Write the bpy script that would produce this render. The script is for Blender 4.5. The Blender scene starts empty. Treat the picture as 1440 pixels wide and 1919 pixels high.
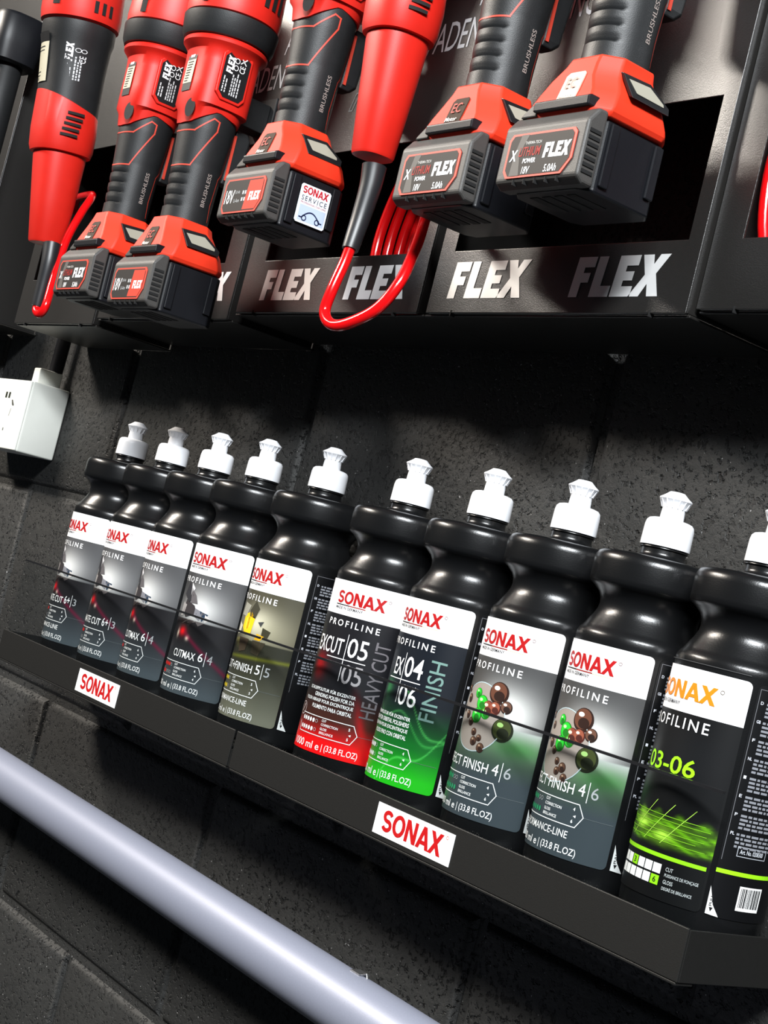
import bpy, bmesh, math, random
import numpy as np
from mathutils import Vector, Matrix

random.seed(7); np.random.seed(7)
SC = bpy.context.scene
COL = SC.collection
R_ = math.radians

# ------------------------------------------------------------------ camera
CAM = Vector((0.8365, -0.7349, 0.1524))
right = Vector((0.5803, 0.7773, 0.2429)).normalized()
fwd = Vector((-0.8075, 0.5879, 0.0477))
fwd = (fwd - right * fwd.dot(right)).normalized()
up = right.cross(fwd)
cd = bpy.data.cameras.new('camera')
cd.sensor_fit = 'VERTICAL'; cd.sensor_height = 36.0; cd.lens = 2883 / 1919 * 36.0
cd.clip_start = 0.02; cd.clip_end = 60
cam = bpy.data.objects.new('camera', cd); COL.objects.link(cam)
cam.matrix_world = Matrix(((right.x, up.x, -fwd.x, CAM.x), (right.y, up.y, -fwd.y, CAM.y), (right.z, up.z, -fwd.z, CAM.z), (0, 0, 0, 1)))
SC.camera = cam

# ------------------------------------------------------------------ world, lamps, exposure
SC.view_settings.view_transform = 'Standard'
SC.view_settings.look = 'None'
SC.view_settings.exposure = 0.0
SC.view_settings.gamma = 1.0
SC.view_settings.use_curve_mapping = False
wd = bpy.data.worlds.new('room'); SC.world = wd; wd.use_nodes = True
wd.node_tree.nodes['Background'].inputs[0].default_value = (0.75, 0.87, 1.0, 1)
wd.node_tree.nodes['Background'].inputs[1].default_value = 0.035

def lamp(name, loc, target, sx, sy, watts, col, spin=0.0):
    l = bpy.data.lights.new(name, 'AREA'); l.shape = 'RECTANGLE'; l.size = sx; l.size_y = sy
    l.energy = watts; l.color = col
    o = bpy.data.objects.new(name, l); COL.objects.link(o)
    o.location = loc
    q = (Vector(target) - Vector(loc)).to_track_quat('-Z', 'Y')
    o.rotation_euler = (q.to_matrix() @ Matrix.Rotation(spin, 3, 'Z')).to_euler()
    return o
# warm ceiling tube on the left of the wall, cooler one above the photographer
lamp('ceiling_lamp_warm', (-2.25, -1.82, 1.78), (-0.2, 0, 0.25), 1.3, 0.22, 128, (1.0, 0.92, 0.82))
lamp('ceiling_lamp_cool', (1.85, -1.75, 1.84), (-0.1, 0, 0.2), 1.3, 0.22, 225, (0.93, 0.97, 1.0))

# ------------------------------------------------------------------ materials
def lin(c):
    return tuple(((x / 255) / 12.92 if x / 255 <= 0.04045 else ((x / 255 + 0.055) / 1.055) ** 2.4) for x in c)
MATS = {}
def mat(name, col, rough=0.5, metal=0.0, spec=0.5, noise=0.0, nscale=60, bump=0.0, bscale=400, coat=0.0, attr=False, rgh_var=0.0):
    if name in MATS: return MATS[name]
    m = bpy.data.materials.new(name); m.use_nodes = True
    nt = m.node_tree; b = nt.nodes['Principled BSDF']
    c = tuple(col) + (1,)
    b.inputs['Base Color'].default_value = c
    b.inputs['Roughness'].default_value = rough
    b.inputs['Metallic'].default_value = metal
    b.inputs['Specular IOR Level'].default_value = spec
    if coat: b.inputs['Coat Weight'].default_value = coat; b.inputs['Coat Roughness'].default_value = 0.12
    tc = nt.nodes.new('ShaderNodeTexCoord')
    if attr:
        a = nt.nodes.new('ShaderNodeAttribute'); a.attribute_name = 'print'
        nt.links.new(a.outputs['Color'], b.inputs['Base Color'])
    elif noise:
        n = nt.nodes.new('ShaderNodeTexNoise'); n.inputs['Scale'].default_value = nscale; n.inputs['Detail'].default_value = 5
        nt.links.new(tc.outputs['Object'], n.inputs['Vector'])
        mx = nt.nodes.new('ShaderNodeMix'); mx.data_type = 'RGBA'
        mx.inputs[6].default_value = tuple(x * (1 - noise) for x in col) + (1,)
        mx.inputs[7].default_value = tuple(min(1, x * (1 + noise)) for x in col) + (1,)
        nt.links.new(n.outputs['Fac'], mx.inputs[0]); nt.links.new(mx.outputs[2], b.inputs['Base Color'])
    if bump:
        n2 = nt.nodes.new('ShaderNodeTexNoise'); n2.inputs['Scale'].default_value = bscale; n2.inputs['Detail'].default_value = 3
        nt.links.new(tc.outputs['Object'], n2.inputs['Vector'])
        bp = nt.nodes.new('ShaderNodeBump'); bp.inputs['Strength'].default_value = bump; bp.inputs['Distance'].default_value = 0.001
        nt.links.new(n2.outputs['Fac'], bp.inputs['Height']); nt.links.new(bp.outputs['Normal'], b.inputs['Normal'])
    MATS[name] = m
    return m

M_black = mat('black_bottle_plastic', (0.005, 0.0052, 0.0056), 0.27, spec=0.38, bump=0.06, bscale=1100)
M_label = mat('printed_label_film', (1, 1, 1), 0.38, spec=0.4, attr=True)
M_cap = mat('white_cap_plastic', (0.86, 0.87, 0.90), 0.4, noise=0.02)
M_sheet = mat('black_powder_coated_steel', (0.014, 0.013, 0.012), 0.33, spec=0.85, noise=0.12, nscale=500, bump=0.16, bscale=1500)
M_tray = mat('dark_grey_shelf_steel', (0.0095, 0.0092, 0.0085), 0.5, spec=0.32, noise=0.08, nscale=300, bump=0.1, bscale=1400)
M_edge = mat('worn_steel_edge', (0.25, 0.24, 0.22), 0.3, metal=0.6, noise=0.2)
M_red = mat('orange_red_tool_plastic', lin((200, 32, 21)), 0.45, spec=0.4, noise=0.08, nscale=80, bump=0.06, bscale=1600)
M_foot = mat('bright_orange_red_plastic', lin((220, 50, 24)), 0.55, spec=0.3, noise=0.05, nscale=80, bump=0.05, bscale=1600)
M_rub = mat('black_grip_rubber', (0.012, 0.0128, 0.0135), 0.46, spec=0.4, noise=0.25, nscale=90, bump=0.12, bscale=1500)
M_bat = mat('dark_grey_battery_plastic', (0.050, 0.047, 0.044), 0.5, noise=0.12, nscale=200, bump=0.15, bscale=1600)
M_batb = mat('black_battery_plastic', (0.0055, 0.006, 0.008), 0.42, spec=0.32, noise=0.1, bump=0.05, bscale=1200)
M_blk = mat('flat_black_print', (0.008, 0.008, 0.009), 0.4, noise=0.1)
M_trim = mat('faded_red_trim', lin((196, 62, 44)), 0.5, noise=0.15)
M_scr = mat('grey_display_window', lin((150, 146, 132)), 0.35, noise=0.06)
M_scale = mat('beige_scale_plate', lin((186, 180, 158)), 0.45, noise=0.08)
M_cable = mat('glossy_red_cable', lin((214, 14, 18)), 0.16, noise=0.05)
M_silver = mat('silver_sticker', lin((190, 180, 165)), 0.4, noise=0.35, nscale=120)
M_sock = mat('white_socket_plastic', lin((236, 238, 230)), 0.45, noise=0.03)
M_pipe = mat('brushed_grey_pipe', lin((138, 142, 158)), 0.45, metal=0.2, noise=0.07, nscale=700, bump=0.04, bscale=900)
M_hole = mat('dark_void', (0.003, 0.003, 0.003), 0.8, noise=0.1)
M_foil = mat('silver_white_foil', (0.90, 0.90, 0.89), 0.42, metal=0.45, noise=0.1, nscale=30)
M_zinc = mat('zinc_bracket', (0.35, 0.35, 0.36), 0.35, metal=0.9, noise=0.1)
PRINT = {}
def ink(rgb, rough=0.4):
    k = tuple(rgb)
    if k not in PRINT:
        PRINT[k] = mat('ink_%d_%d_%d' % k, lin(rgb), 0.55, spec=0.25, noise=0.02, nscale=200)
    return PRINT[k]
WHITE = (250, 250, 250); SRED = (168, 12, 16); LGREY = (176, 178, 180); BLACK = (16, 16, 18)

def wall_material():
    m = bpy.data.materials.new('painted_concrete_block'); m.use_nodes = True
    nt = m.node_tree; b = nt.nodes['Principled BSDF']; L = nt.links.new
    tc = nt.nodes.new('ShaderNodeTexCoord')
    def noise(s, d=4, r=0.55):
        n = nt.nodes.new('ShaderNodeTexNoise'); n.inputs['Scale'].default_value = s; n.inputs['Detail'].default_value = d
        n.inputs['Roughness'].default_value = r; L(tc.outputs['Object'], n.inputs['Vector']); return n.outputs['Fac']
    def ramp(f, a, bb, c0=0.0, c1=1.0):
        r = nt.nodes.new('ShaderNodeMapRange'); r.inputs[1].default_value = a; r.inputs[2].default_value = bb
        r.inputs[3].default_value = c0; r.inputs[4].default_value = c1; L(f, r.inputs[0]); return r.outputs[0]
    def math_(op, a, bb):
        n = nt.nodes.new('ShaderNodeMath'); n.operation = op
        for i, x in enumerate((a, bb)):
            if isinstance(x, (int, float)): n.inputs[i].default_value = x
            else: L(x, n.inputs[i])
        return n.outputs[0]
    patch = ramp(noise(9, 2), 0.42, 0.60)
    pit = ramp(noise(240, 3, 0.55), 0.33, 0.43)              # 0 inside a pit
    pit2 = ramp(noise(95, 3, 0.6), 0.30, 0.39)
    pits = math_('MULTIPLY', pit, pit2)
    pits = math_('MAXIMUM', pits, math_('MULTIPLY', math_('SUBTRACT', 1.0, patch), 0.55))
    h = math_('ADD', math_('MULTIPLY', pits, 1.0), math_('MULTIPLY', noise(60, 7, 0.7), 0.9))
    bp = nt.nodes.new('ShaderNodeBump'); bp.inputs['Strength'].default_value = 0.75; bp.inputs['Distance'].default_value = 0.0028
    L(h, bp.inputs['Height']); L(bp.outputs['Normal'], b.inputs['Normal'])
    mx = nt.nodes.new('ShaderNodeMix'); mx.data_type = 'RGBA'
    mx.inputs[6].default_value = (0.019, 0.019, 0.0185, 1); mx.inputs[7].default_value = (0.034, 0.034, 0.0325, 1)
    L(noise(14, 5), mx.inputs[0])
    spk = ramp(noise(420, 1), 0.765, 0.79)                   # rare pale specks of bare concrete
    m2 = nt.nodes.new('ShaderNodeMix'); m2.data_type = 'RGBA'; L(spk, m2.inputs[0]); L(mx.outputs[2], m2.inputs[6])
    m2.inputs[7].default_value = (0.4, 0.4, 0.4, 1)
    m3 = nt.nodes.new('ShaderNodeMix'); m3.data_type = 'RGBA'; L(pits, m3.inputs[0]); L(m2.outputs[2], m3.inputs[7])
    m3.inputs[6].default_value = (0.005, 0.005, 0.005, 1)
    L(m3.outputs[2], b.inputs['Base Color'])
    b.inputs['Roughness'].default_value = 0.52; b.inputs['Specular IOR Level'].default_value = 0.35
    return m

def acrylic_material():
    m = bpy.data.materials.new('clear_acrylic'); m.use_nodes = True
    nt = m.node_tree; nt.nodes.remove(nt.nodes['Principled BSDF']); out = nt.nodes['Material Output']
    t = nt.nodes.new('ShaderNodeBsdfTransparent'); t.inputs[0].default_value = (0.93, 0.94, 0.94, 1)
    g = nt.nodes.new('ShaderNodeBsdfGlossy'); g.inputs['Roughness'].default_value = 0.04
    lw = nt.nodes.new('ShaderNodeLayerWeight'); lw.inputs[0].default_value = 0.5
    pw = nt.nodes.new('ShaderNodeMath'); pw.operation = 'POWER'; pw.inputs[1].default_value = 5.0; nt.links.new(lw.outputs['Facing'], pw.inputs[0])
    f = nt.nodes.new('ShaderNodeMath'); f.operation = 'MULTIPLY_ADD'; f.inputs[1].default_value = 0.7; f.inputs[2].default_value = 0.012; nt.links.new(pw.outputs[0], f.inputs[0])
    x = nt.nodes.new('ShaderNodeMixShader')
    nt.links.new(f.outputs[0], x.inputs[0]); nt.links.new(t.outputs[0], x.inputs[1]); nt.links.new(g.outputs[0], x.inputs[2])
    nt.links.new(x.outputs[0], out.inputs['Surface'])
    return m
M_acr = acrylic_material()

# ------------------------------------------------------------------ mesh helpers
class MB:
    def __init__(s, sc=1.0): s.v = []; s.f = []; s.sc = sc; s.col = None
    def add(s, vs, fs):
        o = len(s.v); s.v += [tuple(p) for p in vs]; s.f += [tuple(i + o for i in f) for f in fs]
    def box(s, x0, x1, y0, y1, z0, z1):
        s.add([(x, y, z) for z in (z0, z1) for y in (y0, y1) for x in (x0, x1)],
              [(0, 2, 3, 1), (4, 5, 7, 6), (0, 1, 5, 4), (2, 6, 7, 3), (0, 4, 6, 2), (1, 3, 7, 5)])
    def loft(s, secs, cap0=True, cap1=True):
        n = len(secs[0]); vs = [p for q in secs for p in q]; fs = []
        for k in range(len(secs) - 1):
            for i in range(n):
                j = (i + 1) % n
                fs.append((k * n + i, k * n + j, (k + 1) * n + j, (k + 1) * n + i))
        if cap0: fs.append(tuple(range(n - 1, -1, -1)))
        if cap1: fs.append(tuple((len(secs) - 1) * n + i for i in range(n)))
        s.add(vs, fs)
    def lathe(s, prof, n=48, c=(0, 0, 0), cap0=True, cap1=True):
        s.loft([[(c[0] + r * math.cos(2 * math.pi * i / n), c[1] + r * math.sin(2 * math.pi * i / n), c[2] + z) for i in range(n)] for r, z in prof], cap0, cap1)
    def tube(s, pts, r, n=14, caps=True):
        P = [Vector(p) for p in pts]; rr = [float(q) for q in r] if isinstance(r, (list, tuple)) else [r] * len(P)
        secs = []; prev = None
        for i, p in enumerate(P):
            t = (P[min(i + 1, len(P) - 1)] - P[max(i - 1, 0)]).normalized()
            if prev is None: a = t.orthogonal().normalized()
            else: a = (prev - t * prev.dot(t)).normalized()
            prev = a; b = t.cross(a)
            secs.append([tuple(p + rr[i] * (a * math.cos(2 * math.pi * k / n) + b * math.sin(2 * math.pi * k / n))) for k in range(n)])
        s.loft(secs, caps, caps)
    def prism(s, poly, f, d=0.0):
        """poly: 2-D outline; f(x, y, depth) -> 3-D; flat face at depth 0, and with d a solid of that thickness"""
        n = len(poly)
        if d == 0: s.add([f(x, y, 0) for x, y in poly], [tuple(range(n))]); return
        s.add([f(x, y, 0) for x, y in poly] + [f(x, y, d) for x, y in poly],
              [tuple(range(n)), tuple(range(2 * n - 1, n - 1, -1))] + [((i + 1) % n, i, n + i, n + (i + 1) % n) for i in range(n)])
    def build(s, name, m, parent=None, smooth=None, bevel=0.0, seg=2, loc=None):
        me = bpy.data.meshes.new(name)
        k = s.sc if isinstance(s.sc, tuple) else (s.sc,) * 3
        me.from_pydata([(x * k[0], y * k[1], z * k[2]) for x, y, z in s.v], [], s.f)
        bm = bmesh.new(); bm.from_mesh(me); bmesh.ops.recalc_face_normals(bm, faces=bm.faces) if s.col is None and smooth != 'flatprint' else None
        bm.to_mesh(me); bm.free()
        me.materials.append(m)
        if s.col is not None:
            a = me.attributes.new('print', 'FLOAT_COLOR', 'POINT')
            a.data.foreach_set('color', np.asarray(s.col, dtype=np.float32).ravel())
        if smooth not in (None, 'flatprint'):
            me.shade_smooth(); me.set_sharp_from_angle(angle=R_(smooth))
        o = bpy.data.objects.new(name, me); COL.objects.link(o)
        if parent is not None: o.parent = parent
        if loc is not None: o.location = loc
        if bevel:
            b = o.modifiers.new('bevel', 'BEVEL'); b.width = bevel; b.segments = seg; b.limit_method = 'ANGLE'; b.angle_limit = R_(35)
        return o

def empty(name, loc, label, cat, group=None, rot=(0, 0, 0)):
    o = bpy.data.objects.new(name, None); COL.objects.link(o); o.location = loc; o.rotation_euler = rot
    o.empty_display_size = 0.02; tag(o, label, cat, group); return o
def tag(o, label, cat, group=None):
    o['label'] = label; o['category'] = cat
    if group: o['group'] = group
    return o

def rsec(a, b, z, cx=0, cy=0, n=32, e=3.0, zf=None):
    out = []
    for i in range(n):
        t = 2 * math.pi * i / n; c, s_ = math.cos(t), math.sin(t)
        k = (abs(c) ** e + abs(s_) ** e) ** (-1 / e)
        az = math.degrees(math.atan2(c, -s_))                     # 0 towards -y, + towards +x
        out.append((cx + a * k * c, cy + b * k * s_, z if zf is None else z + zf(az)))
    return out
def osec(a, b, c, z, cx=0, cy=0):
    return [(cx + x, cy + y, z) for x, y in ((a, -b + c), (a, b - c), (a - c, b), (-a + c, b), (-a, b - c), (-a, -b + c), (-a + c, -b), (a - c, -b))]

# text ---------------------------------------------------------------------
_TX = {}
def glyphs(s, bold=0.0, shear=0.0, space=1.0):
    k = (s, bold, shear, space)
    if k in _TX: return _TX[k]
    c = bpy.data.curves.new('t', 'FONT'); c.body = s; c.size = 1; c.offset = bold; c.shear = shear
    c.space_character = space; c.resolution_u = 3; c.fill_mode = 'FRONT'
    o = bpy.data.objects.new('t', c)
    me = o.to_mesh()
    v = [(q.co.x, q.co.y) for q in me.vertices]; f = [tuple(p.vertices) for p in me.polygons]
    o.to_mesh_clear(); bpy.data.objects.remove(o); bpy.data.curves.remove(c)
    a = np.array(v); lo = a.min(0); hi = a.max(0)
    a = (a - lo) / (hi - lo)
    _TX[k] = (a, f); return _TX[k]

def slice_x(vs, fs, step):
    """cut a flat mesh along x every `step` so that it bends smoothly"""
    xs = [p[0] for p in vs]
    if max(xs) - min(xs) < step: return vs, fs
    bm = bmesh.new(); bv = [bm.verts.new((p[0], p[1], 0)) for p in vs]
    for f in fs:
        try: bm.faces.new([bv[i] for i in f])
        except ValueError: pass
    k = math.floor(min(xs) / step) + 1
    while k * step < max(xs):
        bmesh.ops.bisect_plane(bm, geom=bm.verts[:] + bm.edges[:] + bm.faces[:], plane_co=(k * step, 0, 0), plane_no=(1, 0, 0), dist=1e-7)
        k += 1
    bm.verts.index_update()
    r = [(v.co.x, v.co.y) for v in bm.verts], [tuple(v.index for v in f.verts) for f in bm.faces]
    bm.free(); return r

class Flat:
    """a surface to print on: f(x, y, lift) -> 3-D"""
    def __init__(s, f, step=None, sc=1.0): s.f = f; s.step = step; s.sc = sc; s.inks = {}
    def mb(s, rgb, role):
        k = (rgb if not hasattr(rgb, 'name') else rgb.name, role)
        if k not in s.inks: s.inks[k] = (MB(s.sc), rgb)
        return s.inks[k][0]
    def put(s, vs, fs, rgb, role='printed_text', lift=0.0):
        if s.step: vs, fs = slice_x(vs, fs, s.step)
        s.mb(rgb, role).add([s.f(x, y, lift) for x, y in vs], fs)
    def text(s, t, x0, y0, w, h, rgb, bold=0.0, shear=0.0, space=1.0, turn=False, role='printed_text', lift=0.0):
        a, f = glyphs(t, bold, shear, space)
        if turn: vs = [(x0 + w * (1 - q[1]), y0 + h * q[0]) for q in a]        # reads upwards
        else: vs = [(x0 + w * q[0], y0 + h * q[1]) for q in a]
        s.put(vs, f, rgb, role, lift)
    def poly(s, pts, rgb, role='printed_art', lift=0.0): s.put(pts, [tuple(range(len(pts)))], rgb, role, lift)
    def rect(s, x0, x1, y0, y1, rgb, role='printed_art', lift=0.0): s.poly([(x0, y0), (x1, y0), (x1, y1), (x0, y1)], rgb, role, lift)
    def line(s, pts, w, rgb, role='printed_art', lift=0.0):
        for i, ((xa, ya), (xb, yb)) in enumerate(zip(pts, pts[1:])):
            d = math.hypot(xb - xa, yb - ya) or 1e-9; ex, ey = (xb - xa) / d * w / 2, (yb - ya) / d * w / 2
            s.poly([(xa - ex + ey, ya - ey - ex), (xb + ex + ey, yb + ey - ex), (xb + ex - ey, yb + ey + ex), (xa - ex - ey, ya - ey + ex)], rgb, role, lift + 8e-6 * (i % 2))
    def disc(s, x, y, rx, ry, rgb, role='printed_art', lift=0.0, n=16):
        s.poly([(x + rx * math.cos(2 * math.pi * i / n), y + ry * math.sin(2 * math.pi * i / n)) for i in range(n)], rgb, role, lift)
    def ring(s, x, y, r, w, rgb, role='printed_art', lift=0.0, n=40, a0=0, a1=360):
        pts = [(x + r * math.cos(R_(a0 + (a1 - a0) * i / n)), y + r * math.sin(R_(a0 + (a1 - a0) * i / n))) for i in range(n + 1)]
        s.line(pts, w, rgb, role, lift)
    def finish(s, parent, rename=None):
        out = []
        for (k, role), (m, rgb) in s.inks.items():
            out.append(m.build(role, rgb if hasattr(rgb, 'name') else ink(rgb), parent, smooth='flatprint'))
        return out

def flex_logo(fl, x0, y0, w, h, rgb, role='brand_logo', lift=0.0):
    sh = 0.13
    def L(pts, ox):
        fl.poly([(x0 + w * (ox + x + sh * y * 0.9) / 3.42, y0 + h * y) for x, y in pts], rgb, role, lift)
    L([(0, 0), (.34, 0), (.34, .36), (.62, .36), (.62, .60), (.34, .60), (.34, .74), (.72, .74), (.72, 1), (0, 1)], 0)
    L([(0, 0), (.74, 0), (.74, .27), (.35, .27), (.35, 1), (0, 1)], .80)
    L([(0, 0), (.76, 0), (.76, .25), (.35, .25), (.35, .39), (.68, .39), (.68, .61), (.35, .61), (.35, .75), (.76, .75), (.76, 1), (0, 1)], 1.60)
    L([(-.12, 0), (.26, 0), (.44, .30), (.56, 0), (.95, 0), (.66, .54), (1.0, 1), (.64, 1), (.49, .77), (.40, 1), (.02, 1), (.27, .52)], 2.42)

def sonax(fl, x0, y0, w, h, rgb, role='brand_lettering', lift=0.0):
    """heavy lettering drawn stroke by stroke; each letter one mesh piece list in the same ink"""
    T = 4.62
    X = lambda x: x0 + w * x / T
    Y = lambda y: y0 + h * y
    cnt = [0]
    def poly(pts, ox):
        cnt[0] += 1; fl.poly([(X(ox + x), Y(y)) for x, y in pts], rgb, role, lift + 6e-6 * (cnt[0] % 9))
    def ribbon(pts, ox, tx, ty, closed=False):
        n = len(pts); L = []; Q = []
        for i in range(n):
            p = pts[(i - 1) % n] if closed or i else pts[0]; q = pts[(i + 1) % n] if closed or i < n - 1 else pts[-1]
            dx, dy = q[0] - p[0], q[1] - p[1]; d = math.hypot(dx, dy)
            nx, ny = -dy / d * tx / 2, dx / d * ty / 2
            L.append((pts[i][0] + nx, pts[i][1] + ny)); Q.append((pts[i][0] - nx, pts[i][1] - ny))
        for i in range(n if closed else n - 1):
            j = (i + 1) % n; poly([L[i], L[j], Q[j], Q[i]], ox)
    arc = lambda cx, cy, rx, ry, a0, a1, n: [(cx + rx * math.cos(R_(a0 + (a1 - a0) * i / n)), cy + ry * math.sin(R_(a0 + (a1 - a0) * i / n))) for i in range(n + 1)]
    ribbon(arc(.41, .70, .27, .205, 20, 250, 12) + arc(.41, .30, .28, .205, 70, -160, 12)[0:], 0, .23, .19)
    ribbon(arc(.48, .5, .365, .41, 0, 345, 23), .84, .24, .19, True)
    poly([(0, 0), (.24, 0), (.24, 1), (0, 1)], 1.86); poly([(.62, 0), (.86, 0), (.86, 1), (.62, 1)], 1.86); poly([(.60, 0), (.86, 0), (.26, 1), (0, 1)], 1.86)
    poly([(0, 0), (.25, 0), (.60, 1), (.36, 1)], 2.76); poly([(.71, 0), (.97, 0), (.60, 1), (.36, 1)], 2.76); poly([(.22, .19), (.74, .19), (.68, .37), (.28, .37)], 2.76)
    poly([(0, 0), (.27, 0), (.94, 1), (.67, 1)], 3.68); poly([(.66, 0), (.94, 0), (.29, 1), (.01, 1)], 3.68)

# ------------------------------------------------------------------ structure: the block wall
WY = 0.052
def build_wall():
    m = MB(); px, pz, g, d = 0.395, 0.2312, 0.012, 0.006
    X0, X1, Z0, Z1 = -2.6, 1.6, -1.2, 1.5
    m.add([(X0, WY + d, Z0), (X1, WY + d, Z0), (X1, WY + d, Z1), (X0, WY + d, Z1)], [(0, 1, 2, 3)])
    r = 0.006
    for row in range(-5, 7):
        z0 = -0.063 + row * pz + g / 2; z1 = z0 + pz - g
        off = -0.795 if row % 2 else -0.5975
        for k in range(-6, 8):
            x0 = off + k * px + g / 2; x1 = x0 + px - g
            if x1 < X0 or x0 > X1: continue
            jit = random.uniform(-0.0006, 0.0006)
            secs = []
            for ins, dep in ((-0.002, d), (0.0005, 0.0035), (0.003, 0.0012), (r, 0.0)):
                a0, a1, b0, b1 = x0 + ins, x1 - ins, z0 + ins, z1 - ins
                secs.append([(a0, WY + dep + jit, b0), (a1, WY + dep + jit, b0), (a1, WY + dep + jit, b1), (a0, WY + dep + jit, b1)])
            m.loft(secs, cap0=False, cap1=True)
    o = m.build('wall_back', wall_material(), smooth=40)
    o['kind'] = 'structure'
build_wall()

# ------------------------------------------------------------------ bottle shelves
def shelf(x0, x1, label, sx, stick_label, guard_x):
    e = empty('bottle_shelf', (x0, WY, 0), label, 'shelf', 'wall shelves holding the polish bottles')
    W = x1 - x0
    def P(x, y): return x, y - WY
    m = MB(); m.box(0.0016, W - 0.0016, -0.0533 - WY, 0.0 - 0.001, -0.003, -0.0004); m.build('shelf_floor', M_tray, e, bevel=0.0006)
    m = MB(); m.box(0, W, -0.0550 - WY, -0.0535 - WY, -0.0190, 0.0113); m.build('front_lip', M_tray, e, bevel=0.0005)
    m = MB(); m.box(0.001, W - 0.001, -0.0545 - WY, -0.040 - WY, -0.0210, -0.0192); m.build('folded_hem', M_tray, e, bevel=0.0005)
    for xx, hz in ((0.0, 0.0105 if sx < -0.3 else -0.0045), (W - 0.0015, -0.0045 if sx < -0.3 else 0.0105)):
        m = MB(); m.box(xx, xx + 0.0015, -0.0533 - WY, -0.001, -0.0190, hz); m.build('end_plate', M_tray, e, bevel=0.0004)
    g0, g1 = guard_x
    m = MB(); m.box(g0 - x0, g1 - x0, -0.0531 - WY, -0.0508 - WY, 0.0005, 0.0872)
    a = m.build('acrylic_guard', M_acr, e); a['label'] = 'clear acrylic front guard'
    m = MB(); m.box(g0 - x0, g1 - x0, -0.0531 - WY, -0.0508 - WY, 0.0872, 0.0890)
    m.build('guard_edge', mat('dark_acrylic_edge', (0.012, 0.012, 0.013), 0.2, noise=0.1), a)
    # stickers
    s = MB(); s.box(sx - x0, sx + 0.0868 - x0, -0.0554 - WY, -0.0550 - WY, -0.0155, 0.0060)
    st = s.build('name_sticker', ink(WHITE), e); st['label'] = stick_label
    fl = Flat(lambda x, y, l: (x, -0.0556 - WY - l, y))
    X = sx - x0 + 0.0085; h0, hh, ww = -0.0120, 0.0150, 0.0680
    sonax(fl, X, h0, ww, hh, (182, 11, 15))
    fl.ring(X + ww + 0.0035, h0 + hh - 0.0008, 0.0011, 0.0004, (220, 120, 110), 'brand_lettering', n=10)
    fl.finish(st)
    return e
shelf(-0.7170, -0.2238, 'left black steel shelf carrying the four red-dot and the yellow-dot bottles', -0.5185, 'white sticker with red lettering', (-0.712, -0.2262))
shelf(-0.2198, 0.2745, 'right black steel shelf under the red, green and 03-06 bottles', -0.0180, 'white sticker with red lettering', (-0.2215, 0.2738))

# ------------------------------------------------------------------ bottles
RL = 0.0431
LZ0, LZ1, BAND = 0.0165, 0.1510, 0.1245
def label_grid(hw, rgbfun, name, parent, z0=LZ0, z1=LZ1, breaks=(BAND,), rc=0.0035, u0=None, R=RL, nu=84, nz=130):
    zs = set(np.linspace(z0, z1, nz).tolist())
    for b in breaks: zs |= {b - 1e-5, b + 1e-5}
    for q in (0.0, 0.0003, 0.0008, 0.0016, 0.0026, 0.0035): zs |= {z0 + q, z1 - q}
    zs = sorted(zs)
    m = MB(); cols = []; vs = []
    c0 = 0 if u0 is None else u0
    for z in zs:
        d = min(z - z0, z1 - z); ins = 0 if d >= rc else rc - math.sqrt(max(0, rc * rc - (rc - d) ** 2))
        h = R_(hw) - ins / R
        a = np.linspace(-h, h, nu)
        for t in a:
            vs.append((R * math.sin(t + R_(c0)), -R * math.cos(t + R_(c0)), z))
        cols.append(rgbfun(np.degrees(a), np.full(nu, z)))
    n = len(zs)
    fs = [(k * nu + i, k * nu + i + 1, (k + 1) * nu + i + 1, (k + 1) * nu + i) for k in range(n - 1) for i in range(nu - 1)]
    m.add(vs, fs)
    c = np.clip(np.concatenate(cols), 0, 1)
    c = np.where(c <= 0.04045, c / 12.92, ((c + 0.055) / 1.055) ** 2.4)
    m.col = np.concatenate([c, np.ones((len(c), 1))], 1)
    return m.build(name, M_label, parent, smooth=60)

def G(u, z, cu, cz, su, sz): return np.exp(-((u - cu) / su) ** 2 - ((z - cz) / sz) ** 2)
def mixc(c, col, a): return c * (1 - a[:, None]) + np.array(col)[None, :] * a[:, None]
def solid(u, col): return np.tile(np.array(col, float), (len(u), 1))
def band_on(c, z): 
    c = c.copy(); c[z > BAND] = (0.985, 0.985, 0.99); return c
HZ = 0.0828
def art_cut(u, z):
    c = solid(u, (0.29, 0.29, 0.295)); c = mixc(c, (0.88, 0.88, 0.87), 0.95 * G(u, z, 10, 0.094, 34, 0.017))
    c = mixc(c, (0.10, 0.10, 0.10), 0.6 * G(u, z, -35, 0.11, 22, 0.02))
    lo = solid(u, (0.105, 0.10, 0.11)); lo = mixc(lo, (0.30, 0.34, 0.36), np.clip((0.066 - z) / 0.045, 0, 1) * 0.85)
    lo = mixc(lo, (0.36, 0.30, 0.28), 0.6 * G(u, z, -12, 0.080, 16, 0.005))
    lo = mixc(lo, (0.95, 0.06, 0.10), G(u, z, -8, 0.0715, 6.5, 0.0042)); lo = mixc(lo, (1, 0.92, 0.82), G(u, z, 3, 0.0665, 3.0, 0.0022) + 0.8 * G(u, z, -17, 0.069, 2.5, 0.004))
    lo = mixc(lo, (0.55, 0.05, 0.20), 0.55 * np.exp(-((z - (0.072 - 0.00045 * (u + 5))) / 0.0022) ** 2) * (u > -5))
    return band_on(np.where((z > HZ)[:, None], c, lo), z)
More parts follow.
